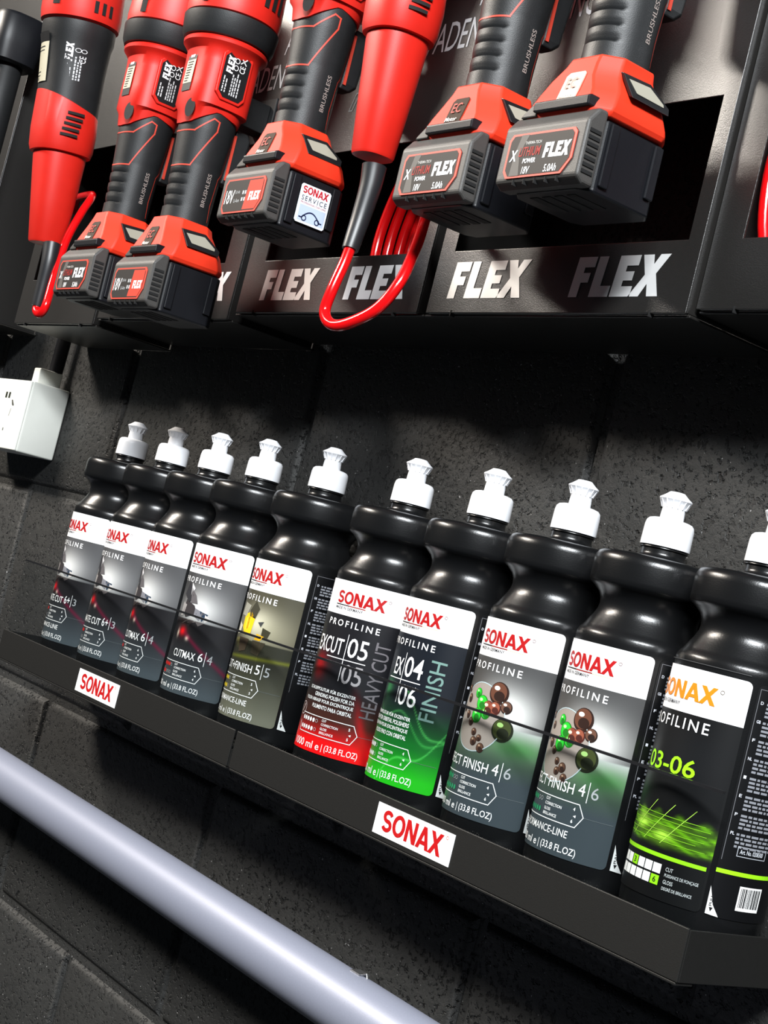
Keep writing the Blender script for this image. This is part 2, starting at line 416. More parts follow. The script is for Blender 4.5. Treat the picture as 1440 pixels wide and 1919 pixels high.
def art_yellow(u, z):
    c = solid(u, (0.27, 0.26, 0.21)); c = mixc(c, (0.98, 0.97, 0.88), 1.0 * G(u, z, 14, 0.097, 22, 0.012)); c = mixc(c, (0.60, 0.58, 0.48), 0.7 * G(u, z, 30, 0.092, 40, 0.02))
    lo = solid(u, (0.17, 0.17, 0.13)); lo = mixc(lo, (0.43, 0.43, 0.37), np.clip((0.066 - z) / 0.045, 0, 1))
    lo = mixc(lo, (0.75, 0.70, 0.40), 0.6 * G(u, z, -14, 0.080, 14, 0.004)); lo = mixc(lo, (0.50, 0.52, 0.12), 0.65 * np.exp(-((z - 0.068 - 0.00005 * u) / 0.0016) ** 2))
    return band_on(np.where((z > HZ)[:, None], c, lo), z)
def art_perfect(u, z):
    c = solid(u, (0.25, 0.25, 0.25)); c = mixc(c, (0.97, 0.97, 0.95), 1.0 * G(u, z, 22, 0.0905, 34, 0.018)); c = mixc(c, (0.30, 0.28, 0.26), 0.5 * G(u, z, -30, 0.105, 24, 0.03))
    lo = solid(u, (0.70, 0.71, 0.70)); lo = mixc(lo, (0.26, 0.36, 0.24), np.clip((0.0815 - z) / 0.024, 0, 1)); lo = mixc(lo, (0.16, 0.44, 0.16), 0.7 * G(u, z, 44, 0.069, 26, 0.008))
    lo = mixc(lo, (0.23, 0.265, 0.285), np.clip((0.070 - z) / 0.024, 0, 1))
    return band_on(np.where((z > HZ - 0.001)[:, None], c, lo), z)
def art_red(u, z):
    c = solid(u, (0.085, 0.085, 0.10)); c = mixc(c, (0.30, 0.14, 0.10), np.clip((0.068 - z) / 0.02, 0, 1) * 0.8); c = mixc(c, (0.96, 0.04, 0.06), np.clip((0.044 - z) / 0.018, 0, 1))
    c = mixc(c, (0.72, 0.05, 0.07), 0.8 * G(u, z, -32, 0.083, 12, 0.010)); c = mixc(c, (0.75, 0.05, 0.07), 0.75 * np.exp(-((u - 33 + (z - .05) * 500) / 5) ** 2) * np.clip((0.075 - z) / 0.03, 0, 1))
    return band_on(c, z)
def art_green(u, z):
    c = solid(u, (0.07, 0.09, 0.12)); c = mixc(c, (0.05, 0.42, 0.13), np.clip((0.078 - z) / 0.03, 0, 1) * 0.95); c = mixc(c, (0.12, 0.72, 0.10), np.clip((0.046 - z) / 0.022, 0, 1))
    c = mixc(c, (0.30, 0.78, 0.40), 0.55 * G(u, z, -18, 0.083, 9, 0.008))
    for a, b, w in ((0.072, 0.00055, 1), (0.036, -0.0006, 1), (0.060, 0.00025, .7)):
        c = mixc(c, (0.45, 0.95, 0.45), 0.5 * w * np.exp(-((z - a - b * -(u - 26) - 0.006 * np.sin(u / 9)) / 0.0009) ** 2) * (z < 0.085))
    return band_on(c, z)
def art_np(u, z):
    c = solid(u, (0.045, 0.047, 0.052)); c = mixc(c, (0.10, 0.11, 0.12), 0.5 * G(u, z, 20, 0.10, 30, 0.02))
    rows = 0.5 + 0.5 * np.sin(z * 5200 + 2 * np.sin(u * 0.11)); cells = np.abs(np.sin(u * 0.23 + z * 900)) 
    en = np.clip((0.066 + 0.002 * np.sin(u * .3) - z) / 0.004, 0, 1) * np.clip((z - 0.045) / 0.003, 0, 1)
    en = en * np.clip((u + 42) / 6, 0, 1)
    c = mixc(c, (0.42, 0.70, 0.05), en * (0.40 + 0.55 * rows * cells)); c = mixc(c, (0.80, 1.0, 0.35), np.clip(en * (1.2 * G(u, z, -12, 0.0575, 9, 0.005) + 0.9 * G(u, z, 14, 0.053, 9, 0.004)), 0, 1) * (0.6 + 0.4 * rows))
    return band_on(c, z)

def dg(u): return R_(u) * RL
def curved(R=RL + 0.0003):
    return lambda x, y, l: ((R + l) * math.sin(x / RL), -(R + l) * math.cos(x / RL), y)

def score_box(fl, zc, dots1, dots2, dcol, na, nb, ur=33.0, cw=26):
    """hexagonal outline with two rows of dots and the score words"""
    h = 0.0072; L = dg(-40); Rr = dg(ur - 3.5); tip = dg(ur + 2)
    fl.line([(L, zc + h), (Rr, zc + h), (tip, zc), (Rr, zc - h), (L, zc - h), (L - 0.002, zc)], 0.00055, WHITE, 'score_box')
    for row, (dots, zz) in enumerate(((dots1, zc + 0.0035), (dots2, zc - 0.0032))):
        for k in range(6):
            x = dg(-36 + 4.6 * k)
            if k < dots: fl.disc(x, zz, 0.00125, 0.00175, dcol, 'score_dots', n=12)
            else: fl.ring(x, zz, 0.00125, 0.0003, LGREY, 'score_dots', n=12)
    x0 = dg(-6)
    fl.text('CUT', x0, zc + 0.0041, 0.0042, 0.0019, WHITE, bold=0.01, role='score_words'); fl.text('CORRECTION', x0, zc + 0.0011, 0.0150, 0.0019, WHITE, bold=0.01, role='score_words')
    fl.text('GLOSS', x0, zc - 0.0022, 0.0062, 0.0019, WHITE, bold=0.01, role='score_words'); fl.text('BRILLANCE', x0, zc - 0.0052, 0.0124, 0.0019, WHITE, bold=0.01, role='score_words')
    fl.text(na, dg(ur - 8), zc + 0.0026, 0.0013, 0.0022, WHITE, bold=0.02, role='score_words'); fl.text(nb, dg(ur - 8), zc - 0.0050, 0.0013, 0.0022, WHITE, bold=0.02, role='score_words')
    fl.poly([(dg(ur - 7), zc - 0.0006), (dg(ur - 4.6), zc + 0.0003), (dg(ur - 4.6), zc - 0.0015)], WHITE)
    fl.line([(tip, zc), (dg(60), zc)], 0.00016, (120, 128, 130), 'score_box')

def top_print(fl, red=SRED, bar=True, wide=False):
    sonax(fl, dg(-27.5), 0.1333, dg(59.5), 0.0098, red)
    fl.ring(dg(35.2), 0.1421, 0.0010, 0.0003, (120, 90, 90), 'brand_lettering', n=10)
    if bar:
        for a, b, c in ((-27.5, -8, (20, 18, 18)), (-8, 12, (150, 40, 34)), (12, 31, (246, 240, 190))):
            fl.rect(dg(a), dg(b), 0.1318, 0.1325, c, 'flag_rule')
    fl.text('MADE IN GERMANY', dg(-27), 0.1287, 0.0275, 0.0022, (40, 40, 42), bold=0.012, role='origin_text')
    if wide: fl.text('PROFILINE', dg(-42), 0.1142, dg(75), 0.0068, WHITE, space=1.35, role='range_name')
    else: fl.text('PROFILINE', dg(-33), 0.1158, dg(65), 0.0050, WHITE, space=1.45, bold=0.008, role='range_name')

def shards(fl, yellow=False):
    Y = (246, 190, 20)
    def S(pts, c): fl.poly([(dg(a + (10 if yellow else 17)), b + (0 if yellow else -.001)) for a, b in pts], c, 'printed_art')
    if not yellow:
        S([(-40, .105), (-34, .118), (-20, .106), (-24, .098)], (44, 44, 48)); S([(-26, .112), (-15, .106), (-10, .099), (-22, .0985)], (92, 88, 90))
        S([(-32, .101), (-14, .097), (-8, .090), (-26, .085), (-34, .090)], (50, 46, 48)); S([(-12, .095), (4, .0925), (-3, .085), (-12, .088)], (120, 120, 126))
        S([(-4, .0935), (8, .092), (1, .0845)], (34, 52, 72)); S([(4, .0915), (13, .088), (5, .0842)], (196, 190, 186)); S([(-28, .1165), (-20, .112), (-25, .105)], (206, 204, 206))
        S([(-38, .098), (-29, .096), (-32, .086), (-38, .085)], (150, 146, 144)); S([(-26, .0838), (-10, .0838), (-16, .0775)], (58, 50, 50)); S([(-8, .0838), (6, .0838), (-2, .080)], (86, 80, 80))
        fl.line([(dg(2), .0842), (dg(-12), .0785)], 0.0004, (190, 180, 170)); fl.line([(dg(12), .0826), (dg(-2), .0800)], 0.0003, (150, 140, 136))
    else:
        S([(-34, .102), (-30, .113), (-14, .111), (-20, .101)], (150, 148, 136)); S([(-14, .107), (-6, .116), (2, .110), (-2, .101), (-12, .102)], (58, 56, 44))
        S([(-22, .103), (-10, .106), (-2, .101), (-4, .0885), (-14, .086), (-22, .092)], Y); S([(-18, .1), (-10, .102), (-8, .093), (-16, .090)], (252, 214, 60))
        S([(4, .099), (12, .1005), (9, .0955)], (60, 62, 62)); S([(12, .0955), (23, .0935), (20, .0865), (12, .089)], (52, 50, 34)); S([(6, .0895), (16, .0885), (12, .0842), (4, .0842)], (214, 160, 20))
        S([(-34, .096), (-24, .093), (-26, .086), (-34, .085)], (196, 190, 170)); S([(-24, .0835), (-4, .0835), (-6, .0735), (-18, .071)], (64, 52, 38)); S([(2, .0835), (20, .0835), (14, .0715), (4, .073)], (52, 46, 32))

def ball(fl, u, z, r, dark, mid, hi):
    x = dg(u)
    fl.disc(x, z, r, r, dark, n=28); fl.disc(x - r * .06, z + r * .08, r * .84, r * .84, mid, n=24, lift=0.00006)
    fl.disc(x + r * .1, z - r * .25, r * .55, r * .45, dark, n=18, lift=0.00012); fl.disc(x - r * .28, z + r * .42, r * .30, r * .2, hi, n=14, lift=0.00012)

def molecules(fl):
    fl.disc(dg(-5), 0.0835, 0.0232, 0.0232, (150, 140, 132), n=48, lift=-0.0001); fl.ring(dg(-5), 0.0835, 0.0234, 0.0006, (178, 196, 200))
    for u, z in ((-30, .100), (-24, .094), (-31, .086), (-20, .083), (-12, .079), (4, .070), (-2, .067), (8, .064), (-4, .073)):
        ball(fl, u, z, random.uniform(.0022, .0034), (44, 26, 20), (88, 60, 46), (170, 140, 116))
    for u, z, r in ((-10, .099, .0036), (-2, .093, .0056), (-6, .084, .0052), (5, .087, .0040)):
        ball(fl, u, z, r, (20, 110, 24), (34, 190, 44), (180, 255, 160))
    ball(fl, 6, .0905, .0056, (66, 28, 22), (128, 62, 46), (230, 200, 180)); ball(fl, 14.5, .1025, .0077, (40, 22, 16), (96, 58, 42), (236, 214, 200))
    ball(fl, 25, .0945, .0044, (36, 22, 18), (98, 66, 52), (240, 224, 210)); ball(fl, 26, .0792, .0079, (24, 30, 14), (58, 66, 30), (150, 190, 110)); ball(fl, 14, .092, .0046, (70, 30, 24), (140, 76, 56), (240, 220, 200))

def make_bottle(kind, x, c, label):
    e = empty('polish_bottle', (x, 0, 0), label, 'bottle', 'polish bottles on the wall shelves', (0, 0, R_(c)))
    m = MB()
    m.lathe([(0.030, 0.0), (0.0385, 0.0006), (0.0414, 0.003), (0.0422, 0.006), (0.0425, 0.010), (0.0425, 0.154), (0.0424, 0.1570), (0.0414, 0.1595), (0.0398, 0.1612), (0.0385, 0.1632), (0.0368, 0.1662),
             (0.0345, 0.1700), (0.0328, 0.1740), (0.0323, 0.1775), (0.0328, 0.1810), (0.0345, 0.1845), (0.0385, 0.1882), (0.0415, 0.1902), (0.0424, 0.1918), (0.0425, 0.1945), (0.0425, 0.2050),
             (0.0420, 0.2082), (0.0405, 0.2108), (0.0380, 0.2122), (0.0340, 0.2127), (0.0220, 0.2131), (0.0168, 0.2136), (0.0150, 0.2150), (0.0145, 0.2170), (0.0145, 0.2215)], 72)
    m.build('bottle_body', M_black, e, smooth=50)
    m = MB(); m.lathe([(0.0150, 0.2195), (0.0156, 0.2200), (0.0156, 0.2206), (0.0150, 0.2212)], 40); m.build('neck_ring', M_black, e, smooth=50)
    m = MB(); n = 60
    prof = [(0.0163, 0.2215), (0.0164, 0.2225), (0.0161, 0.2350), (0.0155, 0.2378), (0.0140, 0.2394), (0.0115, 0.2401), (0.0086, 0.2404)]
    m.lathe(prof, n); cap = m.build('cap', M_cap, e, smooth=45)
    m = MB()
    m.lathe([(0.0078, 0.2395), (0.0077, 0.2440), (0.0074, 0.2480), (0.0078, 0.2500), (0.0090, 0.2518), (0.0108, 0.2533), (0.0108, 0.2541), (0.0085, 0.2556), (0.0062, 0.2575), (0.0050, 0.2586), (0.0022, 0.2589)], 40)
    for k in range(14):
        a = 2 * math.pi * k / 14
        p0 = Vector((0.0079 * math.cos(a), 0.0079 * math.sin(a), 0.2480)); p1 = Vector((0.0102 * math.cos(a), 0.0102 * math.sin(a), 0.2532))
        m.tube([p0, p1], 0.00045, 6)
    m.build('push_pull_spout', M_cap, cap, smooth=40)
    art = dict(cut=art_cut, yellow=art_yellow, perfect=art_perfect, red=art_red, green=art_green, np=art_np)[kind[0]]
    hw = 57 if kind[0] == 'np' else 62.2
    lab = label_grid(hw, art, 'front_label', e)
    fl = Flat(curved(), step=0.003)
    k0 = kind[0]
    if k0 in ('cut', 'yellow', 'perfect'):
        top_print(fl)
        perf = kind[3]; dz = 0.0 if perf else -0.0077
        if k0 == 'perfect': molecules(fl)
        else: shards(fl, k0 == 'yellow')
        nm, a, b = kind[1], kind[2][0], kind[2][1]
        wn = dict(perfect=74, yellow=56, cut=62)[k0]
        if nm == 'CUTMAX': wn = 36
        fl.text(nm, dg(21.5 - wn), 0.0562 + dz, dg(wn), 0.0068, WHITE, bold=0.004, role='product_name')
        na, nb = kind[2]
        if len(na) > 1:   # 6+
            fl.text(na, dg(24.5), 0.0568 + dz, dg(9.5), 0.0082, WHITE, bold=0.002); fl.rect(dg(36), dg(36.6), 0.0545 + dz, 0.067 + dz, WHITE, 'printed_text'); fl.text(nb, dg(39), 0.0568 + dz, dg(5.0), 0.0070, LGREY)
        else:
            fl.text(na, dg(25.5), 0.0568 + dz, dg(6.0), 0.0078, WHITE, bold=0.001); fl.rect(dg(34), dg(34.6), 0.0535 + dz, 0.0665 + dz, WHITE, 'printed_text'); fl.text(nb, dg(37), 0.0565 + dz, dg(6.2), 0.0078, LGREY)
        score_box(fl, 0.0440 + dz + 0.0002, kind[4][0], kind[4][1], kind[4][2], na[0], nb)
        if perf: fl.text('PERFORMANCE-LINE', dg(-43), 0.0290, dg(68), 0.0046, WHITE, bold=0.004)
        zz = 0.0190 if perf else 0.0198
        fl.text('1000 ml e', dg(-44), zz, dg(38), 0.0048, WHITE, bold=0.006, role='volume_text'); fl.text('| (33.8 FL.OZ)', dg(-3), zz - 0.0008, dg(38.5), 0.0058, WHITE, bold=0.006, role='volume_text')
    elif k0 in ('red', 'green'):
        top_print(fl)
        red = k0 == 'red'
        fl.text('EXCUT' if red else 'EX', dg(-44.5 if red else -15), 0.0940, dg(42 if red else 14), 0.0125, WHITE, bold=0.004, role='product_name')
        fl.rect(dg(0.8), dg(1.4), 0.0745, 0.1110, WHITE, 'printed_text'); fl.rect(dg(-22), dg(25.5), 0.0910, 0.0916, WHITE, 'printed_text')
        fl.text('05' if red else '04', dg(3.2), 0.0940, dg(22), 0.0150, WHITE, bold=0.004); fl.text('05' if red else '06', dg(3.2), 0.0735, dg(22), 0.0150, (150, 146, 148) if red else WHITE, bold=0.004)
        fl.text('HEAVY CUT' if red else 'FINISH', dg(31.5), 0.0515 if red else 0.0670, dg(16), 0.0590 if red else 0.0435, (104, 100, 104) if red else (110, 142, 134), turn=True, bold=0.004)
        if red: L4 = (('SCHLEIFPOLITUR FÜR EXZENTER', 62), ('GRINDING POLISH FOR DA', 50), ('POLISH ABRASIF POUR EXCENTRIQUE', 66), ('PULIMENTO PARA ORBITAL', 50))
        else: L4 = (('FEINPOLITUR FÜR EXZENTER', 54), ('FINISH FOR ORBITAL POLISHERS', 60), ('POLISH FIN POUR EXCENTRIQUE', 60), ('PULIDO FINO CON ORBITAL', 50))
        for i, (t, w) in enumerate(L4): fl.text(t, dg(24.5 - w), 0.0637 - 0.0046 * i, dg(w), 0.0031, WHITE, bold=0.010, role='description_text')
        score_box(fl, 0.0370, 5, 5 if red else 5, WHITE, '5' if red else '4', '5' if red else '6')
        if red: fl.ring(dg(-44), 0.0470, 0.0050, 0.0005, (220, 200, 200), n=24); fl.line([(dg(-46), 0.0445), (dg(-42), 0.0500)], 0.001, (220, 200, 200))
        fl.text('1000 ml e', dg(-44), 0.0192, dg(42), 0.0058, WHITE, bold=0.006, role='volume_text'); fl.text('| (33.8 FL.OZ)', dg(1), 0.0186, dg(39), 0.0062, WHITE, bold=0.006, role='volume_text')
    else:
        sonax(fl, dg(-38), 0.1322, dg(70.5), 0.0105, (214, 126, 16))
        fl.ring(dg(36.0), 0.1412, 0.0011, 0.00035, (110, 100, 90), 'brand_lettering', n=10)
        fl.text('MADE IN GERMANY', dg(-38), 0.1280, 0.0290, 0.0024, (60, 60, 62), bold=0.012)
        fl.text('PROFILINE', dg(-44), 0.1150, dg(76.5), 0.0066, WHITE, space=1.3, bold=0.004, role='range_name')
        GR = (150, 226, 24)
        fl.text('EX 03-06', dg(-62), 0.0885, dg(91.5), 0.0105, GR, bold=0.012)
        fl.rect(dg(-40), dg(54.4), 0.0401, 0.0424, GR, 'green_rule')
        for rr, (zz, on, ch) in enumerate(((0.0312, 2, '3'), (0.0245, 5, '6'))):
            for k in range(6):
                a = -29 + 8.4 * k
                fl.rect(dg(a), dg(a + 7.4), zz, zz + 0.0055, GR if k == on else WHITE, 'score_squares')
                if k == on: fl.text(ch, dg(a + 2.2), zz + 0.0012, dg(2.8), 0.0033, BLACK, bold=0.01, lift=0.0001)
        for i, (t, w) in enumerate((('CUT', 6), ('PUISSANCE DE PONÇAGE', 27), ('GLOSS', 8), ('DEGRÉ DE BRILLANCE', 24))): fl.text(t, dg(24.5), 0.0337 - 0.0036 * i, dg(w), 0.0023, (200, 204, 204), bold=0.006, role='score_words')
        for a, b in ((-22, 2), (-4, 20), (14, 38)):
            fl.line([(dg(a), 0.048), (dg(b), 0.0715)], 0.00035, (190, 240, 90)); 
        for zz in (0.0495, 0.0525, 0.0550, 0.0585, 0.0615, 0.0640): fl.line([(dg(-30 + random.uniform(-6, 6)), zz), (dg(50 + random.uniform(-8, 2)), zz)], 0.0003, (140, 210, 40))
        # fine outline of the clear label
        fl.line([(dg(-56), 0.1545), (dg(54), 0.1545)], 0.00022, (92, 92, 92))
    fl.finish(lab)
    # back label, starting just behind the right edge of the front one
    ub = hw + 4.5; hb = 70
    bl = label_grid(hb, lambda u, z: solid(u, (0.035, 0.037, 0.045)), 'back_label', e, breaks=(), u0=ub + hb, nu=60, nz=4, R=0.04305)
    fb = Flat(curved(0.0433), step=0.003)
    U0 = ub
    fb.line([(dg(U0 + 2), 0.0495), (dg(U0 + 2), 0.1485), (dg(U0 + 60), 0.1485)], 0.00025, (120, 120, 124), 'fine_print')
    codes = ('D', 'GB', 'F', 'NL', 'I', 'E', 'P', 'PL')
    for i, t in enumerate(codes):
        zz = 0.1400 - 0.0108 * i
        fb.text(t, dg(U0 + 4), zz, 0.0008 * len(t) + 0.0008, 0.0018, (210, 212, 220), bold=0.01, role='fine_print')
        for r in range(4):
            a = U0 + 9; 
            while a < U0 + 50:
                w = random.uniform(2.0, 6.5); fb.rect(dg(a), dg(a + w), zz - 0.0023 * r, zz - 0.0023 * r + 0.0013, (128, 130, 136), 'fine_print'); a += w + 1.2
    # white peel corner at the lower left of the back label
    fb.poly([(dg(U0 - 1), 0.0335), (dg(U0 - 1), 0.0175), (dg(U0 + 9.5), 0.0168), (dg(U0 + 3.5), 0.0230)], (226, 226, 224), 'peel_corner', 0.0002)
    fb.text('PULL', dg(U0 + 0.6), 0.0222, 0.0016, 0.0065, BLACK, bold=0.01, turn=True, role='fine_print', lift=0.0004)
    fb.poly([(dg(U0 + 1), 0.0215), (dg(U0 + 4), 0.0215), (dg(U0 + 2.5), 0.0190)], BLACK, 'fine_print', 0.0004)
    if k0 == 'np':
        fb.rect(dg(U0), dg(U0 + 60), 0.0418, 0.0442, (150, 226, 24), 'green_rule')
        fb.rect(dg(U0 + 22), dg(U0 + 46), 0.0225, 0.0365, (240, 240, 238), 'barcode', 0.0001)
        a = U0 + 23.5
        while a < U0 + 44.5:
            w = random.choice((0.5, 0.9, 1.3)); fb.rect(dg(a), dg(a + w), 0.0245, 0.0355, BLACK, 'barcode', 0.0003); a += w + random.choice((0.5, 0.8))
        fb.line([(dg(U0 + 13), 0.0530), (dg(U0 + 40), 0.0530), (dg(U0 + 40), 0.0585), (dg(U0 + 13), 0.0585), (dg(U0 + 13), 0.0530)], 0.0004, (170, 174, 180), 'fine_print')
        fb.text('Art. No. 0208300', dg(U0 + 15), 0.0545, dg(22), 0.0026, (200, 204, 210), bold=0.008, role='fine_print')
    fb.finish(bl)
    return e

RDOT = (224, 34, 26); YDOT = (236, 206, 40); GDOT = (44, 150, 100)
XS = [-0.6387, -0.5486, -0.4589, -0.3695, -0.2628, -0.1411, -0.0435, 0.0498, 0.1376, 0.2259]
CS = [-2.5, 0.7, -4.0, 11.6, 2.3, 23.0, -0.5, 1.5, -4.3, -9.5]
BOTTLES = [
    (('cut', 'ULTIMATE CUT', ('6+', '3'), True, (6, 3, RDOT)), 'black bottle with 6+|3 on its label, leftmost of all the bottles'),
    (('cut', 'ULTIMATE CUT', ('6+', '3'), False, (6, 3, RDOT)), 'black bottle with 6+|3 on its label, second bottle from the left end'),
    (('cut', 'CUTMAX', ('6', '4'), False, (6, 4, RDOT)), 'black bottle with 6|4 on its label, third bottle from the left end'),
    (('cut', 'CUTMAX', ('6', '4'), False, (5, 3, RDOT)), 'black bottle with 6|4 on its label, right beside the yellow crystal bottle'),
    (('yellow', 'CUT+FINISH', ('5', '5'), True, (5, 5, YDOT)), 'black bottle with yellow crystals and 5|5 on its label'),
    (('red',), 'black bottle with bright red label bottom and a large white 05'),
    (('green',), 'black bottle with bright green label bottom and large white 04 and 06'),
    (('perfect', 'PERFECT FINISH', ('4', '6'), False, (4, 6, GDOT)), 'black bottle with brown molecule balls, beside the bright green label'),
    (('perfect', 'PERFECT FINISH', ('4', '6'), True, (4, 6, GDOT)), 'black bottle with brown molecule balls, beside the bottle reading lime green 03-06'),
    (('np',), 'black bottle with orange brand lettering and lime green 03-06, at the right end'),
]
for (kind, lab), x, c in zip(BOTTLES, XS, CS): make_bottle(kind, x, c, lab)

#TOOLS#
# ------------------------------------------------------------------ tools hanging on the panels
SCL = 0.921          # size of the tools relative to the builders' base measurements
def band(mb, fR, az0, az1, z0, z1, cx, cy, n=16, nz=6, slant=0.0):
    """curved patch on a round body; fR(z) radius; azimuth 0 faces -y, + towards +x; slant in degrees over the height"""
    vs = []; fs = []
    for k in range(nz + 1):
        z = z0 + (z1 - z0) * k / nz
        for i in range(n + 1):
            a = R_(az0 + (az1 - az0) * i / n + slant * k / nz); vs.append((cx + fR(z) * math.sin(a), cy - fR(z) * math.cos(a), z))
    for k in range(nz):
        for i in range(n): fs.append((k * (n + 1) + i, k * (n + 1) + i + 1, (k + 1) * (n + 1) + i + 1, (k + 1) * (n + 1) + i))
    mb.add(vs, fs)

def on_round(fR, cx, cy, az):
    r0 = 0.025
    def f(x, y, l):
        a = R_(az) + x / r0; r = fR(y) + l + 0.0003
        return (cx + r * math.sin(a), cy - r * math.cos(a), y)
    return f

def battery(e, kind, extra=False):
    m = MB(SCL)
    prof = [(0.0, 0.004), (0.0, 0.0425), (0.0075, 0.0525), (0.016, 0.0525), (0.016, 0.0), (0.006, 0.0)]
    m.loft([[(x, y, z) for y, z in prof] for x in (-0.042, 0.042)])
    b = m.build('battery_pack', M_bat, e, bevel=0.0022, seg=3)
    m = MB(SCL)
    m.loft([osec(0.0385, 0.034, 0.008, z, 0, 0.046) for z in (-0.001, 0.002, 0.046, 0.049)])
    c = m.build('battery_case', M_batb, b, bevel=0.0015, seg=2)
    for yy in (0.022, 0.064):
        for sx in (-1, 1):
            m = MB(SCL); x = sx * 0.0385; m.box(min(x, x + sx * .0022), max(x, x + sx * .0022), yy, yy + 0.008, 0.004 if yy < .05 else 0.010, 0.047); m.build('side_rib', M_batb, b, bevel=0.0008)
    for sx in (-1, 1):
        m = MB(SCL)
        for k in range(7): m.box(sx * 0.0415 - .0012, sx * 0.0415 + .0012, 0.0025, 0.0125, 0.0070 + 0.0046 * k, 0.0094 + 0.0046 * k)
        m.build('side_vents', M_hole, b)
    m = MB(SCL)
    for k in range(5): m.box(-0.022 + 0.011 * k, -0.0215 + 0.011 * k, -0.0004, 0.0045, 0.0012, 0.0050)
    for k in range(4): m.box(-0.024 + 0.0125 * k, -0.016 + 0.0125 * k, 0.020, 0.050, -0.0014, -0.0006)
    m.build('underside_slots', M_hole, b)
    # label
    L, Rr, B, T = -0.034, 0.034, 0.0058, 0.0372
    out = [(L + .004, B), (Rr - .008, B), (Rr, B + .010), (Rr, T - .003), (Rr - .003, T), (L + .003, T), (L, T - .004), (L, B + .005)]
    f0 = lambda d0: (lambda x, y, l: (x, -d0 - l, y))
    m = MB(SCL); m.prism(out, f0(0.0002), 0.0006); lab = m.build('battery_label', M_trim, b)
    lab['label'] = 'red-framed label'
    k = 0.935; cx, cz = 0.0, (B + T) / 2
    fl = Flat(f0(0.0010), sc=SCL)
    inn = [((x - cx) * k + cx, (y - cz) * (k - .035) + cz) for x, y in out]
    fl.poly(inn, (40, 36, 34), 'label_ground')
    if kind == 'x':
        fl.poly([(-.0215, .0360), (-.0135, .0360), (-.0200, .0225), (-.0165, .0072), (-.0265, .0072), (-.0255, .0215)], (92, 88, 84), 'label_print', .0001)
        fl.text('X', -.0292, .0175, .0070, .0080, WHITE, bold=.03, shear=.1, lift=.0003)
        fl.text('THERMA-TECH', -.0160, .0288, .0165, .0022, (190, 188, 184), bold=.01, lift=.0002)
        fl.text('LITHIUM', -.0205, .0205, .0215, .0066, (158, 40, 34), bold=.01, shear=.1, lift=.0002)
        fl.text('POWER', -.0150, .0155, .0130, .0034, WHITE, bold=.02, shear=.1, lift=.0002)
        flex_logo(fl, .0045, .0180, .0255, .0105, WHITE, 'brand_logo', .0002)
        fl.text('18V', -.0140, .0080, .0078, .0052, WHITE, bold=.01, shear=.12, lift=.0002); fl.text('5.0Ah', .0085, .0080, .0125, .0052, WHITE, bold=.01, shear=.12, lift=.0002)
    else:
        rp = [(.0078, .0344), (.0100, .0344), (.0305, .0344), (.0312, .0330), (.0312, .0160), (.0250, .0082), (.0042, .0082)]
        fl.poly(rp, (216, 62, 44), 'label_print', .0001)
        fl.text('18V', -.0300, .0145, .0155, .0125, WHITE, bold=.004, shear=.08, lift=.0002)
        fl.text('5.0 Ah', -.0135, .0232, .0080, .0028, LGREY, bold=.006, lift=.0002); fl.text('Li-Ion', -.0135, .0152, .0095, .0034, LGREY, bold=.006, lift=.0002)
        for a in (-.0010, .0030):
            for z in (.0160, .0222): fl.rect(a, a + .0027, z, z + .0034, LGREY, 'label_print', .0002)
        flex_logo(fl, .0110, .0160, .0185, .0080, WHITE, 'brand_logo', .0002)
    fl.finish(lab)
    # release latch
    m = MB(SCL); m.loft([[(x, y, z) for y, z in ((0.0020, 0.0535), (0.0016, 0.0600), (0.0045, 0.0615), (0.0145, 0.0615), (0.0145, 0.0535))] for x in (-0.021, 0.034)])
    l = m.build('release_latch', M_batb, b, bevel=0.001, seg=2)
    m = MB(SCL); m.loft([[(-0.036, y0, 0.0515), (-0.020, y0, 0.0515), (-0.020, y0, 0.0605), (-0.026, y0, 0.0600), (-0.034, y0, 0.0540)] for y0 in (0.0048, 0.0150)]); m.build('latch_shoulder', M_bat, b, bevel=0.0008)
    if extra:
        fs = Flat(lambda x, y, li: (0.0412 + li, x, y), sc=SCL)
        m = MB(SCL); m.prism([(0.0325, .0075), (.0610, .0075), (.0625, .009), (.0625, .0400), (.061, .0415), (.0325, .0415), (.031, .040), (.031, .009)], lambda x, y, l: (0.0405 + l, x, y), 0.0006)
        s = m.build('service_sticker', ink((222, 226, 232)), b); s['label'] = 'white service sticker with a car outline'
        sonax(fs, .0330, .0335, .0270, .0065, (176, 30, 40))
        fs.text('SERVICE', .0335, .0272, .0265, .0044, (40, 44, 60), space=1.3, bold=.006)
        fs.text('PROFESSIONAL CAR CARE', .0335, .0248, .0265, .0014, (150, 40, 50), bold=.01)
        fs.poly([(.0335, .0235), (.0610, .0235), (.0610, .0095), (.0335, .0095)], (176, 190, 212))
        car = [(.0350 + .0235 * t, .0125 + .0062 * math.sin(math.pi * min(1, max(0, (t - .12) / .76))) ** .8) for t in np.linspace(0, 1, 18)]
        fs.line(car, .0011, (28, 36, 70), 'car_outline', .0002); fs.ring(.0400, .0125, .0022, .0009, (28, 36, 70), 'car_outline', .0002, 14); fs.ring(.0540, .0125, .0022, .0009, (28, 36, 70), 'car_outline', .0002, 14)
        fs.finish(s)
    return b

